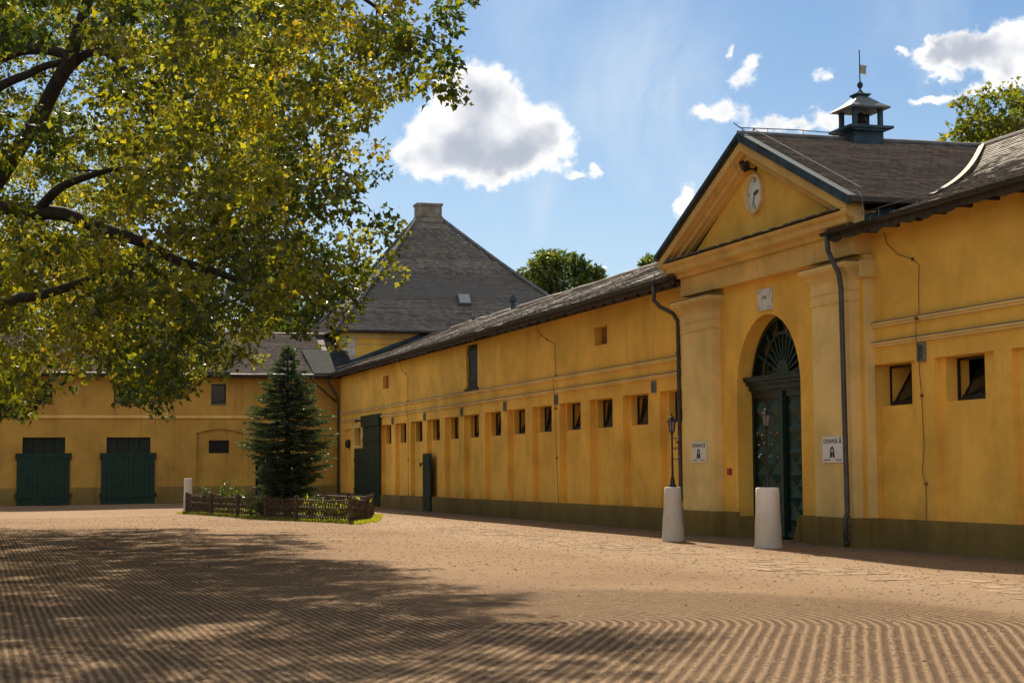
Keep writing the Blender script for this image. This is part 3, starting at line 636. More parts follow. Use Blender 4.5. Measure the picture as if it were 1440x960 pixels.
# front wall (x=-.2) with round arch opening
n = 24; arc = [(YC + AR * cos(pi * i / n), AZ + AR * sin(pi * i / n)) for i in range(n + 1)]   # from far jamb to near jamb
gb = bm_new(); X0 = -.2; XD = .28
def q3(a, b_, c, d_): quad(gb, [a, b_, c, d_])
q3((X0, yb, 0), (X0, YC + AR, 0), (X0, YC + AR, AZ), (X0, yb, AZ)); q3((X0, ya, 0), (X0, YC - AR, 0), (X0, YC - AR, AZ), (X0, ya, AZ))
q3((X0, yb, AZ), (X0, YC + AR, AZ), (X0, YC + AR, 6.0), (X0, yb, 6.0)); q3((X0, ya, AZ), (X0, YC - AR, AZ), (X0, YC - AR, 6.0), (X0, ya, 6.0))
for (y0, z0), (y1, z1) in zip(arc[:-1], arc[1:]):
    q3((X0, y0, z0), (X0, y1, z1), (X0, y1, 6.0), (X0, y0, 6.0)); q3((X0, y0, z0), (X0, y1, z1), (XD, y1, z1), (XD, y0, z0))
for s in (1, -1): q3((X0, YC + s * AR, 0), (XD, YC + s * AR, 0), (XD, YC + s * AR, AZ), (X0, YC + s * AR, AZ))
for y in (ya, yb): q3((X0, y, 0), (1.0, y, 0), (1.0, y, 6.0), (X0, y, 6.0))
part('wall', gb, YEL, GH)
# upper wall + frieze: box at x=-.4
fb = bm_new(); box(fb, -.4, 1.2, ya, yb, 5.98, 6.62); part('frieze', fb, YEL_M, GH)
tb = bm_new(); prism(tb, [(ya + .2, 6.62), (yb - .2, 6.62), (YC, 6.62 + GS * 4.45 + .25)], -.395, .6, 0); part('tympanum', tb, YEL, GH)
def pilaster(y0, y1):
    p = bm_new(); box(p, -.42, -.19, y0, y1, .6, 5.05); o = part('pilaster', p, YEL_L, GH)
    c = bm_new()
    for (z0, z1, ex) in ((5.05, 5.09, .03), (5.09, 5.27, .012), (5.27, 5.31, .035), (5.31, 5.50, .015)): box(c, -.42 - ex, -.19, y0 - ex, y1 + ex, z0, z1)
    # flaring capital
    for i in range(6):
        t0, t1 = i / 6, (i + 1) / 6; e = .02 + .17 * (t1 ** 1.6); box(c, -.42 - e, -.19, y0 - e, y1 + e, 5.50 + .26 * t0, 5.50 + .26 * t1 - .0005)
    box(c, -.42 - .21, -.19, y0 - .21, y1 + .21, 5.76, 5.83)
    part('capital', c, YEL_L, o)
    f = bm_new(); box(f, -.42 - .225, -.19, y0 - .225, y1 + .225, 5.832, 5.85); part('capital_flashing', f, ZINC, o)
    return o
pilaster(-48.13, -46.17); pilaster(-55.2, -53.5)
# near flank of the gatehouse stands proud of the right wing
fl = bm_new(); box(fl, -.19, .004, -55.45, -55.2, .6, 5.98); box(fl, -.3, .0, -55.55, -55.41, 5.5, 5.84); part('flank_pilaster', fl, YEL_L, GH)
for a in ((-.48, -.2, -48.2, -46.1, -.1, .6), (-.48, -.2, -55.46, -53.42, -.1, .6), (-.25, -.195, YC + AR - .02, -48.2, -.1, .598), (-.25, -.195, -53.42, YC - AR + .02, -.1, .598), (-.2, .0, -55.62, -55.46, -.1, .6)): pb = bm_new(); box(pb, *a); part('plinth', pb, OLIVE, GH)
pb = bm_new()
prism(pb, [(-52.05, -.1), (-52.43, -.1), (-52.43, .58), (-52.37, .56), (-52.3, .3)], -.3, .2, 0); part('plinth', pb, OLIVE, GH); pb = bm_new(); prism(pb, [(-49.07, -.1), (-49.3, -.1), (-49.2, .3), (-49.07, .5)], -.25, .2, 0)
part('plinth', pb, OLIVE, GH)
# horizontal cornice: stepped profile, returned round the near side
prof = [(.0, 6.45), (.06, 6.45), (.10, 6.53), (.22, 6.57), (.26, 6.60), (.26, 6.71), (.33, 6.76), (.36, 6.83), (.0, 6.87)]
def cornice(bm, prof, y0, y1, xf, xb):
    rings = []
    for (e, z) in prof:
        rings.append([(xb, y0 - e, z), (xf - e, y0 - e, z), (xf - e, y1 + e, z), (xb, y1 + e, z)])
    R_ = [[bm.verts.new(p) for p in r] for r in rings]
    for a, b_ in zip(R_[:-1], R_[1:]):
        for k in range(3): bm.faces.new((a[k], a[k + 1], b_[k + 1], b_[k]))
cb = bm_new(); cornice(cb, prof, ya, yb, -.42, 1.3); part('cornice', cb, YEL_M, GH)
cf = bm_new(); box(cf, -.80, -.39, ya - .3, yb + .3, 6.872, 6.885)
for i in range(14): yy = ya + .2 + i * .66; box(cf, -.83, -.75, yy, yy + random.uniform(.2, .6), 6.886, 6.90)
part('cornice_flashing', cf, ZINC, GH)
# raking cornices
rk = bm_new()
for s in (1, -1):
    ye = 5.12; ze = 6.88
    def RP(t, e, x): # along rake t(0 eave..1 apex), e drop below roof underside
        y = YC + s * ye * (1 - t); z = ze + GS * ye * t + .06 - e; return (x, y, z)
    for (e0, e1, x) in ((0, .20, -.80), (.20, .27, -.70), (.27, .40, -.62), (.40, .47, -.52)):
        t1 = 1.
        p = [RP(0, e0, x), RP(1, e0, x), RP(1, e1, x), RP(0, e1, x)]; b_ = [(-.39, *q[1:]) for q in p]
        A = [rk.verts.new(q) for q in p]; B = [rk.verts.new(q) for q in b_]
        rk.faces.new(A); rk.faces.new(B[::-1])
        for i in range(4): rk.faces.new((A[i], A[(i + 1) % 4], B[(i + 1) % 4], B[i]))
part('raking_cornice', rk, YEL_M, GH)
# gable roof
for s in (1, -1):
    U = Vector((1, 0, 0)); S = Vector((0, -s * 1, GS)).normalized(); ytop = YG; Ls = 5.28 * sqrt(1 + GS * GS)
    O = Vector((-.85, YG + s * 5.28, ZG - GS * 5.28))
    def clipG(u, ss, s=s):
        x = -.85 + u; z = ZG - GS * 5.28 + S.z * ss
        # stop where the main roof rises above
        sm = (x + .6) / S2.x; zr = 6.52 + S2.z * sm - .24 * sin(pi * min(1, max(0, sm / L2)))
        return x < XR2 + .1 and z > zr - .10
    tiles('roof_tile', GH, TILE, O, U, 6.6, S, Ls, clipG, .2, .175, .02, None, .024)
    vb = bm_new(); p = [(-.88, YG + s * 5.32, ZG - GS * 5.32 + .05), (-.88, YG, ZG + .05), (-.88, YG, ZG - .15 + .09 * (s == 1)), (-.88, YG + s * 5.32, ZG - GS * 5.32 - .15 + .09 * (s == 1))]
    quad(vb, p); quad(vb, [(-.84, *q[1:]) for q in p]); quad(vb, [p[3], p[2], (-.84, *p[2][1:]), (-.84, *p[3][1:])])
    a, b_ = p[0], p[1]; quad(vb, [a, b_, (-.70, b_[1], b_[2] + .005), (-.70, a[1], a[2] + .005)]); quad(vb, [a, p[3], (-.84, *p[3][1:]), (-.84, *a[1:])])
    part('verge_flashing', vb, BLUEZ, GH)
    wr = bm_new(); k = 9; pts = []
    for i in range(k):
        t = i / (k - 1); y = YG + s * 5.1 * (1 - t); z = ZG - GS * 5.1 * (1 - t); tube(wr, [(-.45, y, z), (-.45, y, z + .16)], .010, 5); pts.append((-.45, y, z + .15))
    tube(wr, pts, .012, 5); part('roof_conductor', wr, ZINC, GH)
un = bm_new()
for s in (1, -1): slab(un, (-.83, YG + s * 5.27, ZG - GS * 5.27), (1, 0, 0), 2.0, Vector((0, -s, GS)).normalized(), 5.27 * sqrt(1 + GS * GS), .08, .035)
for s in (1, -1): slab(un, (1.1, YG + s * 4.3, ZG - GS * 4.3), (1, 0, 0), 4.4, Vector((0, -s, GS)).normalized(), 4.3 * sqrt(1 + GS * GS), .05, .05)
part('roof', un, BOARD, GH)
rc = bm_new(); tube(rc, [(-.86, YG, ZG + .03), (2, YG, ZG + .02), (XR2, YG, ZG + .03)], .07, 8); part('ridge_cap', rc, ZINC, GH)
wr = bm_new(); tube(wr, [(-.6, YG, ZG + .05), (-.9, YG + .15, ZG + .3), (-.8, YG, ZG + .16), (.6, YG, ZG + .18), (1.8, YG, ZG + .15)], .012, 5)
for x in (-.1, .8, 1.6): tube(wr, [(x, YG, ZG), (x, YG, ZG + .18)], .01, 5)
tube(wr, [(-.6, YG - 5.15, ZG - GS * 5.15 + .12), (-.62, YG - 5.42, ZG - GS * 5.3), (-.62, YG - 5.42, 6.65)], .012, 5)
part('roof_conductor', wr, ZINC, GH)
gg = bm_new(); prism(gg, [(YG - 5.28, ZG - GS * 5.28 - .02), (YG - 5.42, ZG - GS * 5.28 - .0), (YG - 5.42, ZG - GS * 5.28 - .1), (YG - 5.28, ZG - GS * 5.28 - .13)], -.85, 1.4, 0); part('gutter', gg, GUTTER, GH)
# side wall under gable eave, block behind cornice, blue flashing
sw = bm_new(); box(sw, .3, 4.5, -55.7, -45.9, 6.6, 6.98); part('side_wall', sw, YEL_M, GH)
bf = bm_new(); FA, FB = Vector((-.5, -55.75, 6.56)), Vector((.95, -55.75, 7.0))
for i in range(7):
    p0 = FA.lerp(FB, i / 7) + Vector((0, 0, random.uniform(-.03, .03))); p1 = FA.lerp(FB, (i + 1.2) / 7); rq = .085 + random.uniform(-.02, .02)
    tube(bf, [p0, (p0 + p1) / 2 + Vector((0, 0, .03)), p1], [rq, rq * 1.15, rq * .95], 8)
part('valley_flashing', bf, BLUEZ, GH)
# gate: leaves, transom beam, fanlight
for s, lab in ((1, 'left'), (-1, 'right')):
    y0, y1 = (YC + .03, YC + AR) if s == 1 else (YC - AR, YC - .03)
    l = bm_new(); box(l, .24, .28, y0, y1, .05, 3.46); lf = part('gate_leaf', l, GREEN, GH)
    st = bm_new()
    for a in ((y0, y0 + .10), (y1 - .10, y1)): box(st, .18, .24, a[0], a[1], .05, 3.4)
    for z in (.05, 3.26): box(st, .19, .24, y0 + .1, y1 - .1, z, z + .14)
    part('stile', st, GREEN, lf)
    nc, nr = 2, 6; cw = (y1 - y0 - .2) / nc; ch = (3.26 - .19) / nr
    for i in range(nc):
        for j in range(nr * 2 - 1):
            cy = y0 + .1 + cw * (i + .5); cz = .19 + ch * (j / 2 + .5)
            if j % 2: cy += cw / 2
            if cy + cw / 2 > y1 - .09: continue
            d = bm_new(); a = d.verts.new((.10, cy, cz)); ring = [d.verts.new((.238, cy + dy * cw * .48, cz + dz * ch * .48)) for dy, dz in ((1, 0), (0, 1), (-1, 0), (0, -1))]
            for k in range(4): d.faces.new((a, ring[k], ring[(k + 1) % 4]))
            d.faces.new(ring[::-1])
            part('diamond_panel', d, GREEN3, lf)
ms = bm_new(); box(ms, .13, .235, YC - .06, YC + .06, .05, 3.4); part('meeting_stile', ms, GREEN2, GH)
bmn = bm_new()
for (z0, z1, e) in ((3.40, 3.46, .0), (3.46, 3.58, .06), (3.58, 3.66, .13), (3.66, 3.74, .20), (3.74, 3.77, .23)): box(bmn, .16 - e, .28, YC - AR + .004, YC + AR - .004, z0, z1 - .0005)
part('transom', bmn, GREEN, GH)
fn = bm_new(); rf = AR; fv = [fn.verts.new((.275, YC + rf * cos(pi * i / 24), AZ + rf * sin(pi * i / 24))) for i in range(25)]; fn.faces.new(fv); fan = part('fanlight', fn, GLASS, GH)
zc = 3.77
for i in range(13):
    a = pi * (i + .5) / 13; r0, r1 = .34, min(1.45, 1.9)
    d0 = Vector((0, cos(a), sin(a))); 
    r1 = 1.0 if i % 2 == 0 else 1.5
    p0 = Vector((.2, YC, zc)) + d0 * r0; rr1 = r1
    while (Vector((0, YC, zc)) + d0 * rr1 - Vector((0, YC, AZ))).length > AR - .03: rr1 -= .03
    p1 = Vector((.2, YC, zc)) + d0 * rr1; sd = Vector((0, -sin(a), cos(a))); b_ = bm_new()
    A = [p0 + sd * .02, p0 - sd * .02, p1 - sd * .035, p1 + sd * .035]
    va = [b_.verts.new(p) for p in A]; vb_ = [b_.verts.new(p + Vector((.06, 0, 0))) for p in A]; b_.faces.new(va); b_.faces.new(vb_[::-1])
    for k in range(4): b_.faces.new((va[k], va[(k + 1) % 4], vb_[(k + 1) % 4], vb_[k]))
    part('fan_bar', b_, GREEN2, fan)
hb_ = bm_new()
for (r0, r1) in ((0.0, .34), (.93, 1.0)):
    m_ = 20
    for i in range(m_):
        a0, a1 = pi * i / m_, pi * (i + 1) / m_
        P = lambda r, a, x: (x, YC + r * cos(a), zc + r * sin(a))
        A = [P(r0 + 1e-3, a0, .185), P(r1, a0, .185), P(r1, a1, .185), P(r0 + 1e-3, a1, .185)]; quad(hb_, A)
        quad(hb_, [P(r1, a0, .185), P(r1, a1, .185), P(r1, a1, .26), P(r1, a0, .26)])
part('fan_hub', hb_, GREEN2, fan, 'stuff')
fr_ = bm_new()
for i in range(24):
    a0, a1 = pi * i / 24, pi * (i + 1) / 24
    P = lambda r, a, x: (x, YC + r * cos(a), AZ + r * sin(a))
    quad(fr_, [P(AR - .10, a0, .17), P(AR - .003, a0, .17), P(AR - .003, a1, .17), P(AR - .10, a1, .17)]); quad(fr_, [P(AR - .10, a0, .17), P(AR - .10, a1, .17), P(AR - .10, a1, .27), P(AR - .10, a0, .27)])
part('arch_frame', fr_, GREEN, fan)

# cupola on the gable ridge
CU = thing('bell_cupola', 'small dark metal bell cupola with a pyramid cap astride the gatehouse ridge', 'cupola', (2.3, YG, ZG - .3))
cx_, cy_ = 2.3, YG
b_ = bm_new(); box(b_, cx_ - .38, cx_ + .38, cy_ - .38, cy_ + .38, 8.9, 9.44); part('base', b_, BLUEZ, CU)
b_ = bm_new(); box(b_, cx_ - .56, cx_ + .56, cy_ - .56, cy_ + .56, 9.50, 9.56); prism(b_, [(cx_ - .40, 9.44), (cx_ + .40, 9.44), (cx_ + .55, 9.50), (cx_ - .55, 9.50)], cy_ - .5, cy_ + .5, 1)
part('tray', b_, BLUEZ, CU)
for sx in (-1, 1):
    for sy in (-1, 1):
        b_ = bm_new(); box(b_, cx_ + sx * .33 - .05, cx_ + sx * .33 + .05, cy_ + sy * .33 - .05, cy_ + sy * .33 + .05, 9.56, 9.99); part('post', b_, BLUEZ, CU)
b_ = bm_new()
def sq_lathe(bm, prof): lathe(bm, [(r * sqrt(2), z) for r, z in prof], (cx_, cy_, 0), 4, pi / 4)
sq_lathe(b_, [(.50, 9.985), (.52, 10.02), (.50, 10.035), (.34, 10.14), (.14, 10.31)]); part('cap_roof', b_, COPPERC, CU)
b_ = bm_new(); sq_lathe(b_, [(.12, 10.30), (.19, 10.36), (.19, 10.38), (.08, 10.42)]); lathe(b_, [(.07, 10.40), (.075, 10.44), (.03, 10.49), (.02, 10.52), (.05, 10.55), (.075, 10.61), (.05, 10.67), (.015, 10.70), (.012, 11.45)], (cx_, cy_, 0), 12); part('finial', b_, BLUEZ, CU)
b_ = bm_new(); lathe(b_, [(.03, 9.95), (.07, 9.93), (.12, 9.82), (.14, 9.74), (.20, 9.68), (.21, 9.66)], (cx_, cy_, 0), 16); part('bell', b_, IRON, CU)
b_ = bm_new(); prism(b_, [(cx_ + .015, 11.10), (cx_ + .20, 11.08), (cx_ + .16, 11.0), (cx_ + .17, 10.87), (cx_ + .015, 10.89)], cy_ - .004, cy_ + .004, 1); part('vane', b_, FLAG, CU)

# ------------------------------------------------------------------ text helper
def text_mesh(s, size, extrude=.002, bold=0.):
    cu = bpy.data.curves.new('lettering', 'FONT'); cu.body = s; cu.size = size; cu.extrude = extrude; cu.offset = bold; cu.align_x = 'CENTER'; cu.align_y = 'CENTER'
    o = bpy.data.objects.new('lettering', cu); COL.objects.link(o); dg = bpy.context.evaluated_depsgraph_get(); dg.update()
    me = bpy.data.meshes.new_from_object(o.evaluated_get(dg)); bpy.data.objects.remove(o); return me
TEXTROT = Matrix(((0, 0, -1), (-1, 0, 0), (0, 1, 0))).to_4x4()       # text x -> -Y (to the right for the viewer), y -> Z, z -> -X
def wall_text(s, size, parent, loc, name='lettering', sx=1., sy=1., mat=None, bold=0.):
    me = text_mesh(s, size, .002, bold); me.transform(Matrix.Diagonal((sx, sy, 1, 1))); me.transform(TEXTROT); o = link(name, me, mat or INK, parent); o.location = Vector(loc) - wloc(parent); return o

# clock in the pediment
CK = thing('clock', 'round white pediment clock with black hands above the gate', 'clock', (-.42, YC, 7.93))
cz_ = 7.93
def disc(bm, r0, r1, x0, x1, n=40):
    for i in range(n):
        a0, a1 = 2 * pi * i / n, 2 * pi * (i + 1) / n; P = lambda r, a, x: (x, YC + r * cos(a), cz_ + r * sin(a))
        quad(bm, [P(r0, a0, x0), P(r1, a0, x0), P(r1, a1, x0), P(r0, a1, x0)]); quad(bm, [P(r1, a0, x0), P(r1, a1, x0), P(r1, a1, x1), P(r1, a0, x1)])
        if r0 > .01: quad(bm, [P(r0, a0, x0), P(r0, a1, x0), P(r0, a1, x1), P(r0, a0, x1)])
b_ = bm_new(); disc(b_, .005, .40, -.43, -.40); part('face', b_, CLOCKF, CK)
b_ = bm_new(); disc(b_, .39, .46, -.49, -.39); part('rim', b_, CLOCKR, CK)
for t_, a in (('12', 0), ('3', 90), ('6', 180), ('9', 270)):
    wall_text(t_, .15, CK, (-.434, YC - .31 * sin(radians(a)), cz_ + .31 * cos(radians(a))), 'numeral', .8, 1, None, .004)
for name, ang, ln, wd in (('hour_hand', 76, .22, .045), ('minute_hand', 197, .33, .018)):
    a = radians(ang); d0 = Vector((0, -sin(a), cos(a))); sd = Vector((0, cos(a), sin(a))); b_ = bm_new(); o = Vector((-.447 if name[0] == 'h' else -.455, YC, cz_))
    A = [o - d0 * .05 + sd * wd * .6, o - d0 * .05 - sd * wd * .6, o + d0 * ln * .7 - sd * wd, o + d0 * ln, o + d0 * ln * .7 + sd * wd]
    va = [b_.verts.new(p) for p in A]; vb_ = [b_.verts.new(p + Vector((.006, 0, 0))) for p in A]; b_.faces.new(va); b_.faces.new(vb_[::-1])
    for k in range(5): b_.faces.new((va[k], va[(k + 1) % 5], vb_[(k + 1) % 5], vb_[k]))
    part(name, b_, INK, CK)
# floodlight under the gable peak
FL = thing('floodlight', 'small black floodlight tilted under the gable peak above the clock', 'floodlight', (-.45, YC + .05, 8.5))
b_ = bm_new(); box(b_, -.15, .0, -.13, .13, -.09, .09); bmesh.ops.rotate(b_, verts=b_.verts[:], cent=(0, 0, 0), matrix=Matrix.Rotation(.5, 3, 'X') @ Matrix.Rotation(-.5, 3, 'Y')); bmesh.ops.translate(b_, verts=b_.verts[:], vec=(-.55, YC + .12, 8.62)); part('housing', b_, IRON, FL)
b_ = bm_new(); tube(b_, [(-.40, YC - .02, 8.50), (-.52, YC, 8.5), (-.58, YC + .05, 8.58)], .022, 6); box(b_, -.42, -.395, YC - .07, YC + .03, 8.45, 8.55); part('bracket', b_, IRON, FL)
# stone plaque above arch
PQ = thing('wall_plaque', 'square pale plaque with four corner screws above the arch of the gate', 'plaque', (-.2, YC, 5.5))
b_ = bm_new(); box(b_, -.235, -.201, -51.12, -50.36, 5.24, 5.74); part('slab', b_, PLAQ, PQ, bevel=.006)
for y in (-51.05, -50.43):
    for z in (5.30, 5.68): b_ = bm_new(); disc_ = [b_.verts.new((-.242, y + .02 * cos(2 * pi * i / 8), z + .02 * sin(2 * pi * i / 8))) for i in range(8)]; b_.faces.new(disc_); v2 = [b_.verts.new((-.234, v.co.y, v.co.z)) for v in disc_]; [b_.faces.new((disc_[i], disc_[(i + 1) % 8], v2[(i + 1) % 8], v2[i])) for i in range(8)]; part('screw', b_, IRON, PQ)
wall_text('1898', .11, PQ, (-.2365, -50.74, 5.53), 'lettering', 1, 1, VENTM)
# signs
def sign(y0, y1, z0, z1, label):
    t = thing('wall_sign', label, 'sign', (-.42, (y0 + y1) / 2, z0), 'white enamel signs on the pilasters')
    b_ = bm_new(); box(b_, -.452, -.426, y0, y1, z0, z1); part('board', b_, SIGNW, t, bevel=.004)
    ym = (y0 + y1) / 2; h = z1 - z0; X = -.4545
    wall_text('STEPAWUR', .125, t, (X, ym + .08, z1 - .10), 'lettering', 1.02, 1.05); wall_text('A', .16, t, (X, ym - .355, z1 - .09), 'lettering', .85, 1.15, None, .005)
    g = bm_new(); pts = []
    for i in range(15):
        a = -.35 + (pi + .7) * i / 14; pts.append((X, ym + .075 * cos(a), z0 + h * .45 + (.10 if sin(a) > 0 else .12) * sin(a) * (1 if sin(a) > 0 else 1)))
    pts = [(X, ym - .085, z0 + .10)] + [(X, ym - .06 * cos(a), z0 + .23 + .09 * sin(a)) for a in [pi * i / 12 for i in range(13)]][::1] + [(X, ym + .085, z0 + .10)]
    tube(g, pts, .017, 6); tube(g, [(X, ym - .02, z0 + .21), (X, ym - .035, z0 + .11)], .012, 5); tube(g, [(X, ym + .02, z0 + .21), (X, ym + .03, z0 + .11)], .012, 5); part('emblem', g, INK, t)
    for k, (a, b2) in enumerate(((.39, .13), (-.14, -.37))):
        g = bm_new(); y = ym + a
        while y > ym + b2: 
            wd = random.uniform(.03, .07); box(g, X - .0005, X + .002, y - wd, y, z0 + .045, z0 + .062 + .01 * random.random()); y -= wd + .015
        part('small_print', g, INK, t, 'stuff')
sign(-47.72, -46.80, 1.78, 2.29, 'white square sign with horseshoe emblem on the left pilaster, beside the red box')
sign(-54.84, -53.93, 1.73, 2.27, 'white square sign with horseshoe emblem on the right pilaster beside the downpipe')
b_ = bm_new(); box(b_, -.26, -.201, -48.68, -48.50, 1.47, 1.63); tag(part('alarm_box', b_, RED, None, bevel=.008), 'small red alarm box on the wall left of the arched gate', 'alarm box')

# ------------------------------------------------------------------ bollards and lamps
def bollard(loc, rb_, rt, h, label, name='bollard'):
    t = bm_new(); pr = []
    for i in range(9):
        s = i / 8; pr.append((rb_ + (rt - rb_) * s ** .9, h * s))
    pr = [(rb_ * 1.04, -.1), (rb_ * 1.03, .02)] + pr[1:-1] + [(rt, h - .02), (rt - .02, h), (.03, h + .005)]
    lathe(t, pr, (0, 0, 0), 28)
    for v in t.verts: v.co.x += .004 * sin(v.co.z * 9 + v.co.y * 11); v.co.y += .004 * sin(v.co.z * 7 + v.co.x * 9)
    o = part(name, t, WHITE, None, smooth=True); o.location = loc; tag(o, label, 'bollard', 'white tapered bollards in the yard'); return o
Z1 = lambda x, y: float(ground_z(x, y))
bollard((-2.36, -50.24, Z1(-2.36, -50.24)), .26, .185, 1.22, 'slimmer white tapered bollard with a lamp post, in front of the left pilaster')
bollard((-2.0, -54.5, Z1(-2, -54.5)), .285, .235, 1.23, 'widest white tapered bollard with a lamp, in front of the green gate')
bollard((-9.4, -16.2, Z1(-9.4, -16.2)), .185, .155, 1.40, 'plain far white bollard without a lamp at the left end of the fence')
def lamp(loc, label, both):
    t = thing('lamp_post', label, 'lamp post', (0, 0, 0), 'small lantern posts on bollards')
    b_ = bm_new(); lathe(b_, [(.085, 0), (.08, .04), (.055, .08), (.05, .16), (.032, .24), (.026, .30), (.024, .6), (.03, .62), (.022, .65), (.020, 1.18), (.035, 1.20), (.02, 1.23)], (0, 0, 0), 12); part('pole', b_, IRON, t, smooth=True)
    b_ = bm_new(); H = 1.23
    for k in range(6):
        a = 2 * pi * k / 6; tube(b_, [(.055 * cos(a), .055 * sin(a), H + .02), (.095 * cos(a), .095 * sin(a), H + .26)], .008, 5)
    lathe(b_, [(.02, H), (.065, H + .01), (.062, H + .03)], (0, 0, 0), 6); part('lantern_frame', b_, IRON, t)
    b_ = bm_new(); lathe(b_, [(.047, H + .03), (.085, H + .255)], (0, 0, 0), 6); part('lantern_glass', b_, SHEERG, t)
    b_ = bm_new(); lathe(b_, [(.125, H + .255), (.12, H + .27), (.06, H + .33), (.045, H + .345), (.05, H + .36), (.02, H + .385), (.022, H + .40), (.004, H + .44)], (0, 0, 0), 6); part('lantern_cap', b_, IRON, t)
    for k, z in enumerate((1.10, .87, .64)):
        for s in ((1, -1) if both else (1,)):
            b_ = bm_new(); L_ = .20 if k != 1 else .15
            c_ = Vector((.29, -.957, 0)) * -1 * s  # overwritten below
            d0 = Vector((.957, -.29, 0)) * s
            pts = [d0 * (L_ * i / 8) + Vector((0, 0, z + .03 * sin(i * 1.3))) for i in range(9)]; tube(b_, pts, .009, 5)
            br = part('arm', b_, IRON, t)
            f = bm_new()
            for q in range(4):
                c0 = d0 * random.uniform(.05, L_ + .02) + Vector((random.uniform(-.02, .02), random.uniform(-.02, .02), z + random.uniform(-.035, .04))); r_ = random.uniform(.011, .021)
                bmesh.ops.create_icosphere(f, subdivisions=1, radius=r_, matrix=Matrix.Translation(c0))
            part('ornament', f, (ORN_W if both else (ORN_G, ORN_R, ORN_G2)[k]), br)
    t.location = loc; return t
SHEERG = simple('lantern_frost', (.2, .19, .17), .3, .1)
ORN_W = simple('ornament_pale', (.22, .20, .185), .6, .3, 20); ORN_G = simple('ornament_green', (.06, .08, .06), .7, .3, 20); ORN_R = simple('ornament_red', (.28, .04, .03), .7, .3, 20); ORN_G2 = simple('ornament_brown', (.12, .09, .07), .7, .3, 20)
lamp((-2.36, -50.24, Z1(-2.36, -50.24) + 1.22), 'black lantern post with small coloured ornaments on one side, on the left bollard', False)
lamp((-2.0, -54.5, Z1(-2, -54.5) + 1.23), 'black lantern post with pale ornaments on both sides, in front of the green gate', True)

# ------------------------------------------------------------------ left wing
LW = thing('carriage_house', 'left ochre wing with two wide dark green double doors behind the spruce', 'building', (-14, 2, .1))
holes = []
def seg_arch(): return
holes += [(-15.41, -13.42, 2.5, 3.38, .30, [], False), (-11.48, -9.38, 2.5, 3.38, .30, [], False)]
for (a, b_, c, d_) in ((-14.96, -14.05, 5.07, 5.95), (-11.15, -9.5, 5.07, 6.0), (-6.45, -5.72, 5.02, 6.0), (-19.0, -18.1, 5.07, 5.95), (-22.5, -21.7, 5.07, 5.95), ):
    holes.append((a, b_, c, d_, .28, [], False))
holes.append((-7.16, -4.86, .98, 3.52, .09, [(-6.55, -5.55, 2.59, 3.23, .28, [], False)], True, 'base'))
for i in range(23):
    a = -7.16 + i * .1; holes.append((a, a + .1, 3.52, 3.57 + .21 * sin(pi * (i + .5) / 23), .09, [], True, 'cap'))
holes.append((-4.25, -1.9, .0, 2.2, .35, [], True))
wb = bm_new(); wall_face(wb, FR_L, -30, .0, .1, 6.5, 0, holes); quad(wb, [(-30, 0, 0), (-30, 9, 0), (-30, 9, 6.4), (-30, 0, 6.4)]); quad(wb, [(-30, 9, 0), (0, 9, 0), (0, 9, 6.4), (-30, 9, 6.4)])
part('wall', wb, YEL_SH, LW)
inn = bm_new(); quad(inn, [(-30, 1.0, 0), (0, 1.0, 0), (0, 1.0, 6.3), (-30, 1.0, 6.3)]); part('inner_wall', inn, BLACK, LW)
for a, b_ in ((-30, -24.2), (-24.18, -15.75), (-13.1, -12.87), (-12.85, -11.75), (-9.05, -8.83), (-8.81, -4.28), (-1.9, 0)): pb = bm_new(); box(pb, a, b_, -.055, -.001, -.1, .97); part('plinth', pb, OLIVE, LW)
s = bm_new(); prism(s, [(-.001, 4.27), (-.05, 4.28), (-.08, 4.32), (-.08, 4.36), (-.03, 4.38), (-.03, 4.42), (-.001, 4.44)], -30, 0, 0)
part('string_course', s, YEL_M, LW)
def big_doors(x0, x1, tag_):
    plank_door(LW, FR_L, x0, (x0 + x1) / 2 - .01, .14, 2.56, -.07, 5, GREEN2, (.55, 2.42), 'door'); plank_door(LW, FR_L, (x0 + x1) / 2 + .01, x1, .14, 2.56, -.07, 5, GREEN2, (.55, 2.42), 'door')
    b_ = bm_new(); box(b_, x0 - .08, x1 + .08, -.17, -.12, 2.45, 2.62); part('door_rail', b_, GREEN2, LW)
    h = bm_new()
    for x in (x0 - .02, x1 + .02):
        for z in (.6, 2.4): lathe(h, [(.05, -.1), (.06, 0), (.05, .1)], (x, -.13, z), 8)
    part('hinge', h, IRON, LW)
big_doors(-15.66, -13.2, ''); big_doors(-11.72, -9.18, '')
for (a, b_) in ((-15.41, -13.42), (-11.48, -9.38)):
    g = bm_new(); box(g, a, b_, .22, .26, 2.55, 3.38); tw = part('transom_window', g, GREEN, LW)
    for i in range(1, 4): f = bm_new(); x = a + (b_ - a) * i / 4; box(f, x - .02, x + .02, .19, .22, 2.6, 3.37); part('mullion', f, BLACK, tw)
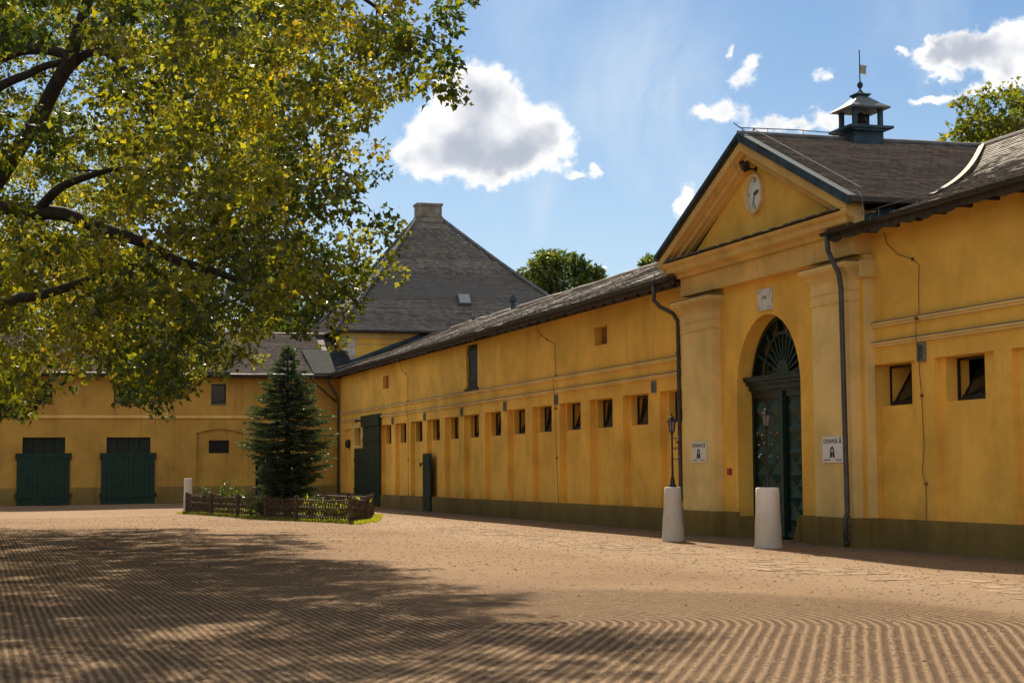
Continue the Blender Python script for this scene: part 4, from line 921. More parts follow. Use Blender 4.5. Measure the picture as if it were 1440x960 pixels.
def cas(a, b_, c, d_, open_=False, curtain=False):
    f = bm_new(); t = .06
    for q in ((a, a + t, c, d_), (b_ - t, b_, c, d_), (a + t, b_ - t, c, c + t), (a + t, b_ - t, d_ - t, d_)): box(f, q[0], q[1], .14, .20, q[2], q[3])
    if b_ - a > .85: box(f, (a + b_) / 2 - .03, (a + b_) / 2 + .03, .14, .20, c + t, d_ - t)
    wn = part('window', f, FRAMEW, LW); g = bm_new(); box(g, a + t, b_ - t, .175, .185, c + t, d_ - t); part('pane', g, GLASS, wn)
    s_ = bm_new(); box(s_, a - .04, b_ + .04, -.06, .14, c - .045, c); part('sill', s_, ZINC, wn)
    if curtain: k = bm_new(); box(k, a + t + .1, b_ - t, .165, .174, c + .25, d_ - .12); part('curtain', k, SHEER, wn)
cas(-14.96, -14.05, 5.07, 5.95); cas(-11.15, -9.5, 5.07, 6.0, True, True); cas(-6.45, -5.72, 5.02, 6.0); cas(-19.0, -18.1, 5.07, 5.95); cas(-22.5, -21.7, 5.07, 5.95)
f = bm_new(); box(f, -6.55, -5.55, .12, .2, 2.59, 3.23); part('window', f, BLACK, LW)
f = bm_new(); box(f, -4.22, -1.93, .25, .34, .1, 2.18); part('door', f, BLACK, LW)
# eaves + roof
Sl = Vector((0, 6.1, 2.45)); Ll = Sl.length; Sl.normalize()
rb = bm_new(); slab(rb, (-30.3, -.6, 6.46), (1, 0, 0), 30.9, Sl, Ll, .14, .05); So = Vector((0, -4.1, 2.45)); Lo = So.length; So.normalize(); slab(rb, (-30.3, 9.6, 6.46), (1, 0, 0), 31., So, Lo, .14, .03); part('roof', rb, BOARD, LW)
tiles('roof_tile', LW, TILEL, (-30.3, -.6, 6.48), (1, 0, 0), 30.0, Sl, Ll, lambda u, s: not (u > 28.9 and s < 3.4), .2, .185, .04, conc(.06), .03)
mf = bm_new(); slab(mf, (-1.45, -.62, 6.50), (1, 0, 0), 2.3, Sl, 3.75, .05, -.05); part('valley_sheet', mf, SHEETD, LW)
rc = bm_new(); tube(rc, [(-30.3, 5.5, 8.95), (.7, 5.5, 8.95)], .09, 8); part('ridge_cap', rc, TILEL, LW)
g = bm_new(); tube(g, [(-30.3 + i * 1.5, -.67, 6.42 + random.uniform(-.012, .012)) for i in range(21)], .075, 8); part('gutter', g, GUTTER, LW)
eb = bm_new(); box(eb, -30, -.0, -.58, -.0, 6.36, 6.42); part('soffit', eb, BOARD, LW)
sh = bm_new(); box(sh, -8.0 + 1.2, -5.6, -.75, -.45, 6.50, 6.56); part('snow_guard', sh, BLUEZ, LW)
downpipe(LW, [(-1.5, -.67, 6.4), (-1.45, -.6, 6.1), (-.7, -.35, 5.5), (-.22, -.28, 5.12)], .06, 1)

# ------------------------------------------------------------------ tower building
TW = thing('tower_building', 'taller building with a steep grey pyramid roof behind the stable', 'building', (8, 9, 0))
ex0, ex1, ey0, ey1, ez = .3, 15.2, 2.4, 14.0, 9.0
wb = bm_new(); box(wb, .8, 14.7, 3.0, 13.4, 0, 9.0); part('wall', wb, YEL, TW)
cb = bm_new(); box(cb, .72, 14.78, 2.9, 3.0 - .001, 8.62, 8.98); box(cb, .76, 14.7, 2.95, 2.999, 8.3, 8.34); part('cornice', cb, YEL_M, TW)
qb = bm_new()
for i in range(7): box(qb, .77, 1.45 if i % 2 == 0 else 1.40, 2.955, 2.999, 8.15 - i * .52, 8.15 - i * .52 + .46)
part('quoin', qb, PALEG, TW)
ax0, ax1, ay, az_ = 6.05, 7.45, 8.1, 15.77; ay2 = 8.6
hp = bm_new(); E_ = [(ex0, ey0, ez), (ex1, ey0, ez), (ex1, ey1, ez), (ex0, ey1, ez)]; T_ = [(ax0, ay, az_), (ax1, ay, az_), (ax1, ay2, az_), (ax0, ay2, az_)]
ev = [hp.verts.new(Vector(p) - Vector((0, 0, .12))) for p in E_]; tv = [hp.verts.new(Vector(p) - Vector((0, 0, .42))) for p in T_]
for k in range(4): hp.faces.new((ev[k], ev[(k + 1) % 4], tv[(k + 1) % 4], tv[k]))
hp.faces.new(tv); hp.faces.new(ev[::-1]); part('roof', hp, TILEG, TW)
def hip_tiles(A, B, C_, D_):
    A, B, C_, D_ = map(Vector, (A, B, C_, D_)); U = (B - A).normalized(); Wd = (B - A).length
    S = (D_ - A) - U * (D_ - A).dot(U); Ls = S.length; S.normalize(); l0 = (D_ - A).dot(U); r0 = (C_ - A).dot(U)
    tiles('roof_tile', TW, TILEG, A, U, Wd, S, Ls, lambda u, s: (l0 * s / Ls - .05) < u < Wd + (r0 - Wd) * s / Ls + .10, .22, .19, .03, lambda t: -.22 * sin(pi * t), .05)
hip_tiles(E_[0], E_[1], T_[1], T_[0]); hip_tiles(E_[3], E_[0], T_[0], T_[3])
hc = bm_new()
for k in range(4): tube(hc, [Vector(E_[k]).lerp(Vector(T_[k]), t) + Vector((0, 0, .06 - .20 * sin(pi * t))) for t in [q / 10 for q in range(11)]], .10, 8)
part('hip_cap', hc, ZINC, TW)
gb = bm_new(); tube(gb, [(ex0, ey0 - .05, ez - .04), (ex1, ey0 - .05, ez - .04)], .07, 8); tube(gb, [(ex0 - .05, ey0, ez - .04), (ex0 - .05, ey1, ez - .04)], .07, 8); part('gutter', gb, GUTTER, TW)
sf = bm_new(); box(sf, ex0, ex1, ey0, 3.0, ez - .10, ez - .04); box(sf, ex0, .8, 3.0, ey1, ez - .10, ez - .04); part('soffit', sf, BOARD, TW)
ch = bm_new(); box(ch, 6.06, 7.44, 8.0, 8.9, 15.4, 16.55); box(ch, 6.0, 7.5, 7.94, 8.96, 16.55, 16.68); box(ch, 6.02, 7.48, 7.97, 8.93, 15.9, 15.96); box(ch, 6.0, 7.5, 7.94, 8.96, 15.62, 15.84)
for x in (6.3, 6.75, 7.2): box(ch, x - .10, x + .10, 7.985, 7.999, 16.0, 16.5)
part('chimney', ch, CONC, TW)
def roofpt(x, y): return ez + (y - ey0) * (az_ - ez) / (ay - ey0)
yk = 3.9; zk = roofpt(0, yk); S_ = Vector((0, ay - ey0, az_ - ez)).normalized()
sk = bm_new(); N_ = Vector((0, -S_.z, S_.y)); O_ = Vector((7.25, yk - .2, roofpt(0, yk - .2)))
A = [O_, O_ + Vector((.7, 0, 0)), O_ + Vector((.7, 0, 0)) + S_ * .75, O_ + S_ * .75]
va = [sk.verts.new(p - N_ * .05) for p in A]; vb_ = [sk.verts.new(p + N_ * .13) for p in A]; sk.faces.new(vb_)
for k in range(4): sk.faces.new((va[k], va[(k + 1) % 4], vb_[(k + 1) % 4], vb_[k]))
so = part('skylight', sk, ZINC, TW); g = bm_new(); quad(g, [A[0] + N_ * .135 + Vector((.05, 0, 0)) + S_ * .05, A[1] + N_ * .135 - Vector((.05, 0, 0)) + S_ * .05, A[2] + N_ * .135 - Vector((.05, 0, 0)) - S_ * .05, A[3] + N_ * .135 + Vector((.05, 0, 0)) - S_ * .05])
SKYG = simple('skylight_glass', (.30, .31, .33), .12, .05, spec=.6); part('pane', g, SKYG, so)
# flashing where the stable roof meets the tower wall
ff = bm_new(); pts = []
for i in range(10):
    x = .8 + (XR - .8) * i / 9; pts.append((x, 2.93, 6.52 + (x + .6) * (ZR - 6.52) / (XR + .6) + .12))
tube(ff, pts, .12, 8); part('wall_flashing', ff, BLUEZ, TW)

# ------------------------------------------------------------------ foliage engine
def leaves_mesh(name, centers, hue, size, n_per, spread, droop=.3, seed=1, flat=.0, shape='oak'):
    """centers Nx3 clump centres; leaves scattered round each; returns mesh"""
    r = np.random.default_rng(seed); N = len(centers) * n_per
    c = np.repeat(centers, n_per, 0); h = np.repeat(hue, n_per)
    sp = np.repeat(spread, n_per)[:, None] if np.ndim(spread) else spread
    off = r.normal(size=(N, 3)); off /= np.linalg.norm(off, axis=1, keepdims=True) + 1e-9; off *= (r.random((N, 1)) ** .5)
    off[:, 2] *= .75; P = c + off * sp
    # leaf axes: pointing outward and down
    a = off + r.normal(size=(N, 3)) * .6; a[:, 2] -= droop; a /= np.linalg.norm(a, axis=1, keepdims=True)
    b_ = r.normal(size=(N, 3)); b_ -= a * (a * b_).sum(1, keepdims=True); b_ /= np.linalg.norm(b_, axis=1, keepdims=True); nn = np.cross(a, b_)
    s = size * (.6 + .8 * r.random((N, 1)))
    if shape == 'oak': T = np.array([(0, 0, 0), (.38, .36, .10), (.55, .15, .02), (1, 0, -.12), (.55, -.15, .02), (.38, -.36, .10)])
    else: T = np.array([(0, 0, 0), (.4, .22, .04), (1, 0, -.05), (.4, -.22, .04)])
    k = len(T); V = P[:, None, :] + s[:, None, :] * (T[None, :, 0:1] * a[:, None, :] + T[None, :, 1:2] * b_[:, None, :] + T[None, :, 2:3] * nn[:, None, :])
    hv = np.clip(h + r.normal(size=N) * .16, 0, 1)
    me = mesh_np(name, V.reshape(-1, 3), np.arange(N * k), np.arange(N) * k, np.full(N, k), {'hue': ('FACE', hv)})
    return me
def in_poly(px, py, poly):
    px = np.asarray(px); py = np.asarray(py); ins = np.zeros(px.shape, bool); n = len(poly); j = n - 1
    for i in range(n):
        xi, yi = poly[i]; xj, yj = poly[j]
        c = ((yi > py) != (yj > py)) & (px < (xj - xi) * (py - yi) / (yj - yi + 1e-12) + xi); ins ^= c; j = i
    return ins
CA = np.array([RGT, UPV, FWD]); CL = np.array(CAMLOC)
def proj(P):
    q = (P - CL) @ CA.T; z = np.where(q[:, 2] > .3, q[:, 2], .3); return 720 + F_PX * q[:, 0] / z, 480 - F_PX * q[:, 1] / z, q[:, 2]
def camframe(X, Dp, z):   # sideways, forward distance, height -> world
    return Vector((CAMLOC.x + HR.x * X + HF.x * Dp, CAMLOC.y + HR.y * X + HF.y * Dp, z))
def at(px, py, Dp):
    d = RGT * ((px - 720) / F_PX) + UPV * ((480 - py) / F_PX) + FWD; return CAMLOC + d * Dp

# ------------------------------------------------------------------ the big oak
OAKB = camframe(-17.5, 40.0, 0)
oak = thing('oak_tree', 'large leafy oak overhanging the yard from the left, yellowing leaves', 'tree', tuple(OAKB))
# crown outline seen from the yard and the shade it throws, as two silhouettes the crown fills
SIL = [(-400, 590), (0, 582), (30, 575), (55, 545), (75, 522), (110, 515), (140, 500), (160, 556), (185, 574), (222, 572), (235, 535), (262, 542), (290, 525), (320, 510), (350, 506), (372, 496), (384, 466), (432, 466), (444, 500), (466, 506), (478, 470), (482, 432), (498, 398), (550, 388), (572, 352), (570, 300), (548, 262), (522, 215), (508, 172), (530, 170), (548, 190), (578, 186), (585, 158), (612, 150), (642, 112), (640, 88), (664, 62), (668, 40), (694, 10), (705, -80), (705, -2500), (-2500, -2500), (-2500, 590)]
SHD = [(-3000, 736), (0, 738), (190, 736), (300, 743), (400, 752), (432, 768), (420, 785), (452, 792), (560, 800), (545, 812), (600, 818), (660, 824), (690, 836), (745, 838), (790, 862), (850, 878), (905, 905), (945, 935), (965, 1000), (1000, 1400), (700, 9000), (-9000, 9000), (-9000, 736)]
def crown_points(n, seed):
    r = np.random.default_rng(seed); out = []
    C = np.array(camframe(-15.5, 39.0, 9.6)); R_ = np.array([18.3, 23.0, 9.4])
    while sum(map(len, out)) < n:
        q = r.normal(size=(6000, 3)); q /= np.linalg.norm(q, axis=1, keepdims=True); q *= (.42 + .58 * r.random((6000, 1)) ** .6)
        L = q * R_; P = C + np.outer(L[:, 0], HR) + np.outer(L[:, 1], HF) + np.outer(L[:, 2], (0, 0, 1))
        px, py, dz = proj(P)
        ok = (P[:, 2] > 2.8) & (dz > 6)
        infr = (dz > 3)
        ok &= in_poly(px, py, SIL)
        sh = P.copy(); sh[:, 0] += SUN_K[0] * P[:, 2]; sh[:, 1] += SUN_K[1] * P[:, 2]; sh[:, 2] = 0
        sx, sy, sd = proj(sh); vis = (sd > 12.5)
        ok &= (~vis) | in_poly(sx, sy, SHD)
        # do not hang over the lens
        ok &= ~((dz < 16) & (py > -400))
        # irregular gaps between boughs
        nv = np.array([mnoise.noise(Vector(p * .42)) + .5 * mnoise.noise(Vector(p * 1.1)) for p in P]); ok &= nv > -.11; ok &= (py > -40) | (r.random(len(P)) < .5)
        gap = ((px - 118) / 30.) ** 2 + ((py - 128) / 34.) ** 2 < 1; ok &= ~gap
        out.append(P[ok])
    return np.concatenate(out)[:n]
lb = bm_new()
TR = [OAKB + Vector((0, 0, -.3)), OAKB + Vector((.1, .1, 1.5)), OAKB + Vector((.15, 0, 3.5)), OAKB + Vector((.6, -.3, 5.6)), OAKB + Vector((.9, -.6, 9)), OAKB + Vector((1.6, -.3, 12.5)), OAKB + Vector((2, 0, 15))]
tube(lb, TR, [.85, .62, .55, .5, .36, .22, .08], 14)
LIMBS = [([TR[3], at(-180, 250, 38.5), at(-60, 272, 37), at(30, 296, 36.5), at(110, 308, 36), at(200, 342, 35.5), at(270, 372, 35), at(340, 392, 34.5), at(420, 425, 34)], [.42, .34, .27, .23, .20, .17, .13, .09, .04]),
         ([TR[2], at(-150, 380, 39), at(-40, 310, 38), at(10, 240, 37.5), at(62, 150, 37), at(96, 90, 36.5), at(120, 20, 36), at(140, -80, 35)], [.38, .34, .30, .27, .24, .22, .18, .1]),
         ([at(66, 145, 37), at(110, 84, 36.6), at(150, 80, 36.2), at(182, 118, 35.8), at(205, 165, 35.5), at(222, 215, 35)], [.15, .14, .12, .10, .07, .04]),
         ([at(-20, 96, 37), at(30, 70, 37), at(80, 72, 36.7), at(110, 84, 36.5)], [.2, .18, .16, .14]),
         ([at(-60, 165, 37), at(10, 118, 37), at(50, 100, 37), at(90, 84, 36.5)], [.16, .14, .12, .1]),
         ([at(45, 300, 36.4), at(85, 268, 36), at(120, 252, 35.6), at(160, 240, 35), at(200, 238, 34.5)], [.16, .14, .11, .07, .04]),
         ([at(-60, 440, 40), at(20, 425, 41), at(70, 410, 42), at(120, 395, 42), at(165, 372, 41), at(215, 372, 40)], [.24, .2, .17, .14, .1, .05]),
         ([TR[4], at(120, -120, 38), at(300, -120, 37), at(450, -40, 36), at(560, 30, 35), at(630, 70, 34)], [.24, .18, .12, .08, .04, .012]),
         ([TR[4], TR[4] + HR * 5 - HF * 5 + Vector((0, 0, 2)), TR[4] + HR * 8 - HF * 12 + Vector((0, 0, 3))], [.3, .2, .06]),
         ([TR[3], TR[3] + HR * 4 + HF * 6 + Vector((0, 0, 1)), TR[3] + HR * 7 + HF * 14 + Vector((0, 0, 0))], [.3, .2, .06])]
def smooth_path(pts, rr, m=4):
    P = [Vector(p) for p in pts]; out, ro = [], []
    for i in range(len(P) - 1):
        p0, p1, p2, p3 = P[max(i - 1, 0)], P[i], P[i + 1], P[min(i + 2, len(P) - 1)]
        for k in range(m):
            t = k / m; out.append(.5 * ((2 * p1) + (p2 - p0) * t + (2 * p0 - 5 * p1 + 4 * p2 - p3) * t * t + (3 * p1 - p0 - 3 * p2 + p3) * t ** 3)); ro.append(rr[i] + (rr[i + 1] - rr[i]) * t)
    out.append(P[-1]); ro.append(rr[-1]); return out, ro
CP = crown_points(3000, 5)
px, py, dz = proj(CP)
# yellower near the left edge and bright outer sprays, deep green inside
hue = .22 + .42 * np.array([mnoise.noise(Vector(p * .42 + np.array([5., 2, 1]))) for p in CP]) + .22 * np.exp(-((px - 40) / 110.) ** 2 - ((py - 430) / 160.) ** 2) + .12 * np.exp(-((px - 330) / 170.) ** 2 - ((py - 200) / 170.) ** 2)
hue = np.clip(hue + rng.normal(size=len(CP)) * .10, 0, 1)
# each clump breaks into sprays
K = 4; sub = np.repeat(CP, K, 0) + rng.normal(size=(len(CP) * K, 3)) * np.array([.42, .42, .34]); hs = np.clip(np.repeat(hue, K) + rng.normal(size=len(CP) * K) * .08, 0, 1)
sx_, sy_, _ = proj(sub); keep = in_poly(sx_, sy_ , [(x + (12 if x > 0 else 0), y + 10) for x, y in SIL]); sub = sub[keep]; hs = hs[keep]
FRONT = np.ones(len(sub), bool); sx_, sy_, sd_ = proj(sub)
for pts, rr in LIMBS[:7]:
    q, ro = smooth_path(pts, rr, 6); Q = np.array([tuple(v) for v in q]); qx, qy, qd = proj(Q)
    for x, y, d_, r0 in zip(qx, qy, qd, ro):
        if r0 < .07: continue
        FRONT &= ~((np.hypot(sx_ - x, sy_ - y) < F_PX * r0 / d_ + 9) & (sd_ < d_ + .4) & (rng.random(len(sub)) < .45))
sub = sub[FRONT]; hs = hs[FRONT]
me = leaves_mesh('crown', sub - np.array(OAKB), hs, .132, 46, .32, .35, 3)
link('crown', me, LEAF, oak, 'stuff')
nodes = []; nrad = []
for pts, rr in LIMBS:
    q, ro = smooth_path(pts, [x * .7 for x in rr])
    q = [p + Vector((mnoise.noise(p * .9), mnoise.noise(p * .9 + Vector((9, 0, 0))), mnoise.noise(p * .9 + Vector((0, 9, 0))))) * .12 for p in q]
    tube(lb, q, ro, 9); nodes += q; nrad += ro
part('trunk', lb, BARK, oak, smooth=True)
# branches out to the leaf clumps : grown outward from the limbs
br = bm_new(); NA = np.array([tuple(p) for p in nodes]); RA = np.array(nrad)
SIL_IN = [(x - (14 if x > 300 else 0), y - (6 if y > 0 else 0)) for x, y in SIL]
order = np.argsort([np.min(((NA - p) ** 2).sum(1)) for p in CP]); 
for ii in order[::2]:
    p = CP[ii]; d2 = ((NA - p) ** 2).sum(1); j = int(np.argmin(d2 + (RA < .014) * 4)); dd = sqrt(d2[j])
    if dd < .5: continue
    a = Vector(NA[j]); b_ = Vector(p); r0 = min(max(.012, .013 * dd + .008), RA[j] * .7 + .004); m = max(2, int(dd / .7)); q = []
    for k in range(m + 1):
        t = k / m; v = a.lerp(b_, t); v.z += .16 * dd * sin(pi * t) * .6; v += Vector((mnoise.noise(v * 1.3), mnoise.noise(v * 1.3 + Vector((7, 0, 0))), 0)) * .18 * sin(pi * t); q.append(v)
    mx, my, _ = proj(np.array([tuple(v) for v in q]))
    if not in_poly(mx, my, SIL_IN).all(): continue
    ro = [r0 * (1 - .75 * k / m) for k in range(m + 1)]; tube(br, q, ro, 5, False)
    NA = np.concatenate([NA, np.array([tuple(v) for v in q[1:]])]); RA = np.concatenate([RA, np.array(ro[1:])])
part('branch', br, BARK, oak, 'stuff', recalc=False)

# ------------------------------------------------------------------ background trees
def back_tree(base, H, Rr, label, n, seed, hue0=.35, size=.34, zc=.62, mat=LEAFD, squash=1.0, cat='tree'):
    t = thing('background_tree', label, 'tree', tuple(base), 'trees behind the buildings'); r = np.random.default_rng(seed)
    q = r.normal(size=(n * 3, 3)); q /= np.linalg.norm(q, axis=1, keepdims=True); q *= (.5 + .5 * r.random((n * 3, 1)) ** .5); q[:, 2] *= squash
    P = q * Rr; nv = np.array([mnoise.noise(Vector(p / Rr * 2.2 + np.array([seed, 0, 0]))) for p in P]); P = P[nv > -.15][:n]; P = P * (1 + .22 * np.array([mnoise.noise(Vector(p / (np.linalg.norm(p) + .01) * 2.1 + seed)) for p in P]))[:, None]; P[:, 2] += H * zc
    h = np.clip(hue0 + .35 * np.array([mnoise.noise(Vector(p * .4 + seed)) for p in P]), 0, 1)
    me = leaves_mesh('crown', P, h, size, 22, Rr * .13, .2, seed); link('crown', me, mat, t, 'stuff')
    b_ = bm_new(); tube(b_, [base + Vector((0, 0, -.3)), base + Vector((.1, 0, H * .3)), base + Vector((0, .2, H * .6)), base + Vector((.2, 0, H * .85))], [H * .03, H * .022, H * .015, .03], 9)
    for k in range(9):
        a = r.random() * 2 * pi; z = H * (.3 + .4 * r.random()); tube(b_, [base + Vector((0, 0, z)), base + Vector((cos(a) * Rr * .5, sin(a) * Rr * .5, z + Rr * .25)), base + Vector((cos(a) * Rr * .85, sin(a) * Rr * .85, z + Rr * .5))], [H * .012, H * .007, .02], 6)
    part('trunk', b_, BARK, t, smooth=True); return t
def gnd(v): v = Vector(v); v.z = 0; return v
back_tree(gnd(at(784, 420, 112)), 15.2, 3.3, 'round dark green tree rising behind the stable roof, right of the pyramid roof', 560, 21, .30, .34, .80)
back_tree(gnd(at(746, 420, 118)), 14.9, 2.3, 'smaller yellow-green tree touching the slope of the pyramid roof', 330, 22, .62, .30, .84)
back_tree(gnd(at(938, 420, 100)), 14.3, 1.8, 'green treetop peeping above the stable roof beside the gatehouse gable', 200, 24, .4, .26, .86)
back_tree(gnd(at(1440, 220, 66)), 15.4, 3.1, 'green and golden tree behind the right wing roof', 600, 25, .55, .24, .83)
back_tree(gnd(at(430, 420, 125)), 16.5, 4.0, 'tall bluish green tree behind the left roof, half hidden by the oak', 420, 27, .25, .4, .72)
back_tree(gnd(at(180, 420, 122)), 18, 5.5, 'broad tree far behind the left wing, behind the oak leaves', 420, 28, .3, .45, .65)
back_tree(gnd(at(-60, 420, 118)), 18, 6, 'broad tree far behind the left end of the left wing', 420, 29, .35, .45, .65)

# ------------------------------------------------------------------ spruce
SX, SY = -6.3, -21.5; SZ = float(ground_z(SX, SY))
sp = thing('spruce_tree', 'dark conical spruce inside the low woven fence', 'tree', (SX, SY, SZ))
b_ = bm_new(); tube(b_, [(SX, SY, SZ - .2), (SX, SY, SZ + 3), (SX, SY, SZ + 6.3)], [.16, .1, .02], 9); part('trunk', b_, BARK, sp)
prof_r = [(0.2, .92), (.8, .98), (1.3, 1.08), (2.0, 1.30), (2.8, 1.52), (3.4, 1.58), (3.9, 1.30), (4.4, 1.08), (4.9, .84), (5.3, .60), (5.8, .33), (6.2, .16), (6.45, .05)]
def rad_at(z): return 1.09 * float(np.interp(z, [p[0] for p in prof_r], [p[1] for p in prof_r]))
needles = []; hues = []; bb = bm_new()
z = .25
rr_ = np.random.default_rng(9); SEGS = []
while z < 6.3:
    R_ = rad_at(z); nb = max(6, int(15 * min(1, R_ / .9)))
    for k in range(nb):
        a = 2 * pi * (k + rr_.random() * .8) / nb; L_ = R_ * (.66 + .46 * rr_.random()); zz = z + rr_.normal() * .05
        tip = Vector((cos(a) * L_, sin(a) * L_, zz + .10 - .16 * L_ + .12)); rt = Vector((0, 0, zz)); mid_ = rt.lerp(tip, .55) + Vector((0, 0, -.06 * L_))
        tube(bb, [rt, mid_, tip], [.018, .012, .004], 4, False)
        for j in range(int(6 + 12 * L_)):
            t = .15 + .85 * rr_.random(); p0 = (rt.lerp(mid_, t / .55) if t < .55 else mid_.lerp(tip, (t - .55) / .45)); sd = Vector((-sin(a), cos(a), 0)) * (1 if rr_.random() > .5 else -1)
            out_ = (Vector((cos(a), sin(a), 0)) * .8 + sd * rr_.random() * 1.0 + Vector((0, 0, -.10 - .25 * rr_.random() + (.2 if t > .8 else 0)))).normalized()
            ln = (.12 + .26 * (1 - t * .55) * L_ * (.5 + .7 * rr_.random())); SEGS.append((p0, p0 + out_ * ln, .35 + .5 * t ** 3))
        SEGS.append((mid_, tip + (tip - mid_).normalized() * .10, .9))
    z += .20 + .07 * rr_.random()
for k in range(8): SEGS.append((Vector((0, 0, 5.9 + .07 * k)), Vector((cos(k * 2.4) * .16, sin(k * 2.4) * .16, 6.05 + .07 * k)), .7))
part('branch', bb, BARK, None).parent = sp
A_ = np.array([tuple(s[0]) for s in SEGS]); B_ = np.array([tuple(s[1]) for s in SEGS]); Hh = np.array([s[2] for s in SEGS])
M_ = 14; n = len(A_); t = np.tile(np.linspace(.02, 1., M_), n)[:, None]; a = np.repeat(A_, M_, 0); b2 = np.repeat(B_, M_, 0); P = a + (b2 - a) * t; ax_ = (b2 - a); ax_ /= np.linalg.norm(ax_, axis=1, keepdims=True)
rnd = rr_.normal(size=P.shape); rnd -= ax_ * (ax_ * rnd).sum(1, keepdims=True); rnd /= np.linalg.norm(rnd, axis=1, keepdims=True); dirn = ax_ * .7 + rnd * .7
wv = np.cross(dirn, rr_.normal(size=P.shape)); wv /= np.linalg.norm(wv, axis=1, keepdims=True); ln = .065 * (.7 + .6 * rr_.random((len(P), 1)))
V = np.stack([P - wv * .013, P + wv * .013, P + dirn * ln + wv * .006, P + dirn * ln - wv * .006], 1).reshape(-1, 3); N = len(P)
hv = np.clip(np.repeat(Hh, M_) * (.3 + .9 * t[:, 0]) * .8 + rr_.normal(size=N) * .1, 0, 1)
me = mesh_np('needles', V, np.arange(N * 4), np.arange(N) * 4, np.full(N, 4), {'hue': ('FACE', hv)}); link('needles', me, NEEDLE, sp, 'stuff')

# ------------------------------------------------------------------ woven fence round the spruce
FP = [(-9.55, -17.2), (-8.41, -23.2), (-7.3, -29.2), (-6.25, -33.0), (-5.15, -30.4), (-3.7, -24.5), (-3.9, -17.0), (-5.5, -12.6), (-8.3, -12.8)]
fe = thing('lattice_fence', 'low dark lattice fence of crossed sticks round the spruce bed', 'fence', (-6.5, -22, 0))
lt = bm_new(); n = len(FP)
for i in range(n):
    a = Vector((*FP[i], 0)); b_ = Vector((*FP[(i + 1) % n], 0)); L_ = (b_ - a).length; u = (b_ - a) / L_; m = int(L_ / .19); nrm = Vector((-u.y, u.x, 0)); Hf = .78
    for k in range(m):
        for s in (1, -1):
            c = a + u * (L_ * (k + .5) / m); lean = s * .20 + random.uniform(-.04, .04); p0 = c - u * lean + nrm * .012 * s; p1 = c + u * lean + nrm * .012 * s; p0.z = float(ground_z(p0.x, p0.y)) - .03; p1.z = p0.z + Hf + random.uniform(-.06, .05)
            tube(lt, [p0, p1], [.019, .015], 4)
    for zz in (.16, .46, .70):
        r_ = bm_new(); g0 = float(ground_z(a.x, a.y)); g1 = float(ground_z(b_.x, b_.y)); tube(r_, [a + Vector((0, 0, g0 + zz)) + nrm * .04, (a + b_) / 2 + Vector((0, 0, (g0 + g1) / 2 + zz - .02)) + nrm * .04, b_ + Vector((0, 0, g1 + zz)) + nrm * .04], .022, 5); part('rail', r_, WOODF, fe)
    np_ = max(1, int(L_ / 3.0))
    for k in range(np_):
        c = a.lerp(b_, k / np_); g0 = float(ground_z(c.x, c.y)); r_ = bm_new(); lathe(r_, [(.075, g0 - .2), (.07, g0 + .80), (.02, g0 + .86)], (c.x, c.y, 0), 8); part('post', r_, WOODF, fe)
part('lattice', lt, WOODF, fe, 'stuff', recalc=False)
# garden plants in the bed
def herb(base, H, n, seed, hue0, label, size=.12, spread=.25, upright=True, name='garden_plant'):
    base = Vector((*base, float(ground_z(*base)))); t = thing(name, label, 'plant', tuple(base)); r = np.random.default_rng(seed); b_ = bm_new(); pts = []
    for k in range(n):
        a = r.random() * 2 * pi; d = spread * (.4 + r.random()); top = Vector((cos(a) * d, sin(a) * d, H * (.6 + .5 * r.random()))); mid_ = Vector((cos(a) * d * .35, sin(a) * d * .35, top.z * .55))
        tube(b_, [base, base + mid_, base + top], [.008, .006, .003], 4, False)
        for j in range(6): q = mid_.lerp(top, j / 5); pts.append(tuple(q))
    part('stem', b_, GRASSM2, t, recalc=False); pts = np.array(pts)
    me = leaves_mesh('foliage', pts, np.full(len(pts), hue0), size, 5, .09, .1, seed, shape='s'); link('foliage', me, LEAFS, t, 'stuff'); return t
GRASSM2 = simple('stem_green', (.10, .12, .04), .8, .3, 10)
herb((-8.3, -20.5), 1.30, 9, 41, .35, 'tall feathery plant standing behind the fence between the far bollard and the spruce', .14, .42)
herb((-8.95, -19.0), .95, 5, 42, .3, 'short leafy plant just right of the far white bollard', .12, .25)
herb((-5.9, -29.3), .66, 22, 43, .8, 'bushy shrub with yellow-green leaves in the right end of the fenced bed', .17, .75)
herb((-6.6, -28.2), .7, 26, 44, .25, 'low dark shrub behind the lattice, left of the yellow-green shrub', .12, .5)
herb((-7.6, -25.5), .62, 26, 45, .3, 'low dark leafy clump behind the middle of the lattice fence', .14, .7)
b_ = bm_new(); bx, by = -7.75, -22.0; bz = float(ground_z(bx, by)); tube(b_, [(bx, by, bz), (bx, by, bz + .85), (bx + .03, by, bz + .98), (bx + .12, by, bz + 1.05), (bx + .24, by, bz + 1.0), (bx + .28, by, bz + .85)], .035, 8); tag(part('standpipe', b_, ZINC, None, smooth=True), 'grey gooseneck standpipe in the fenced bed left of the spruce', 'pipe')
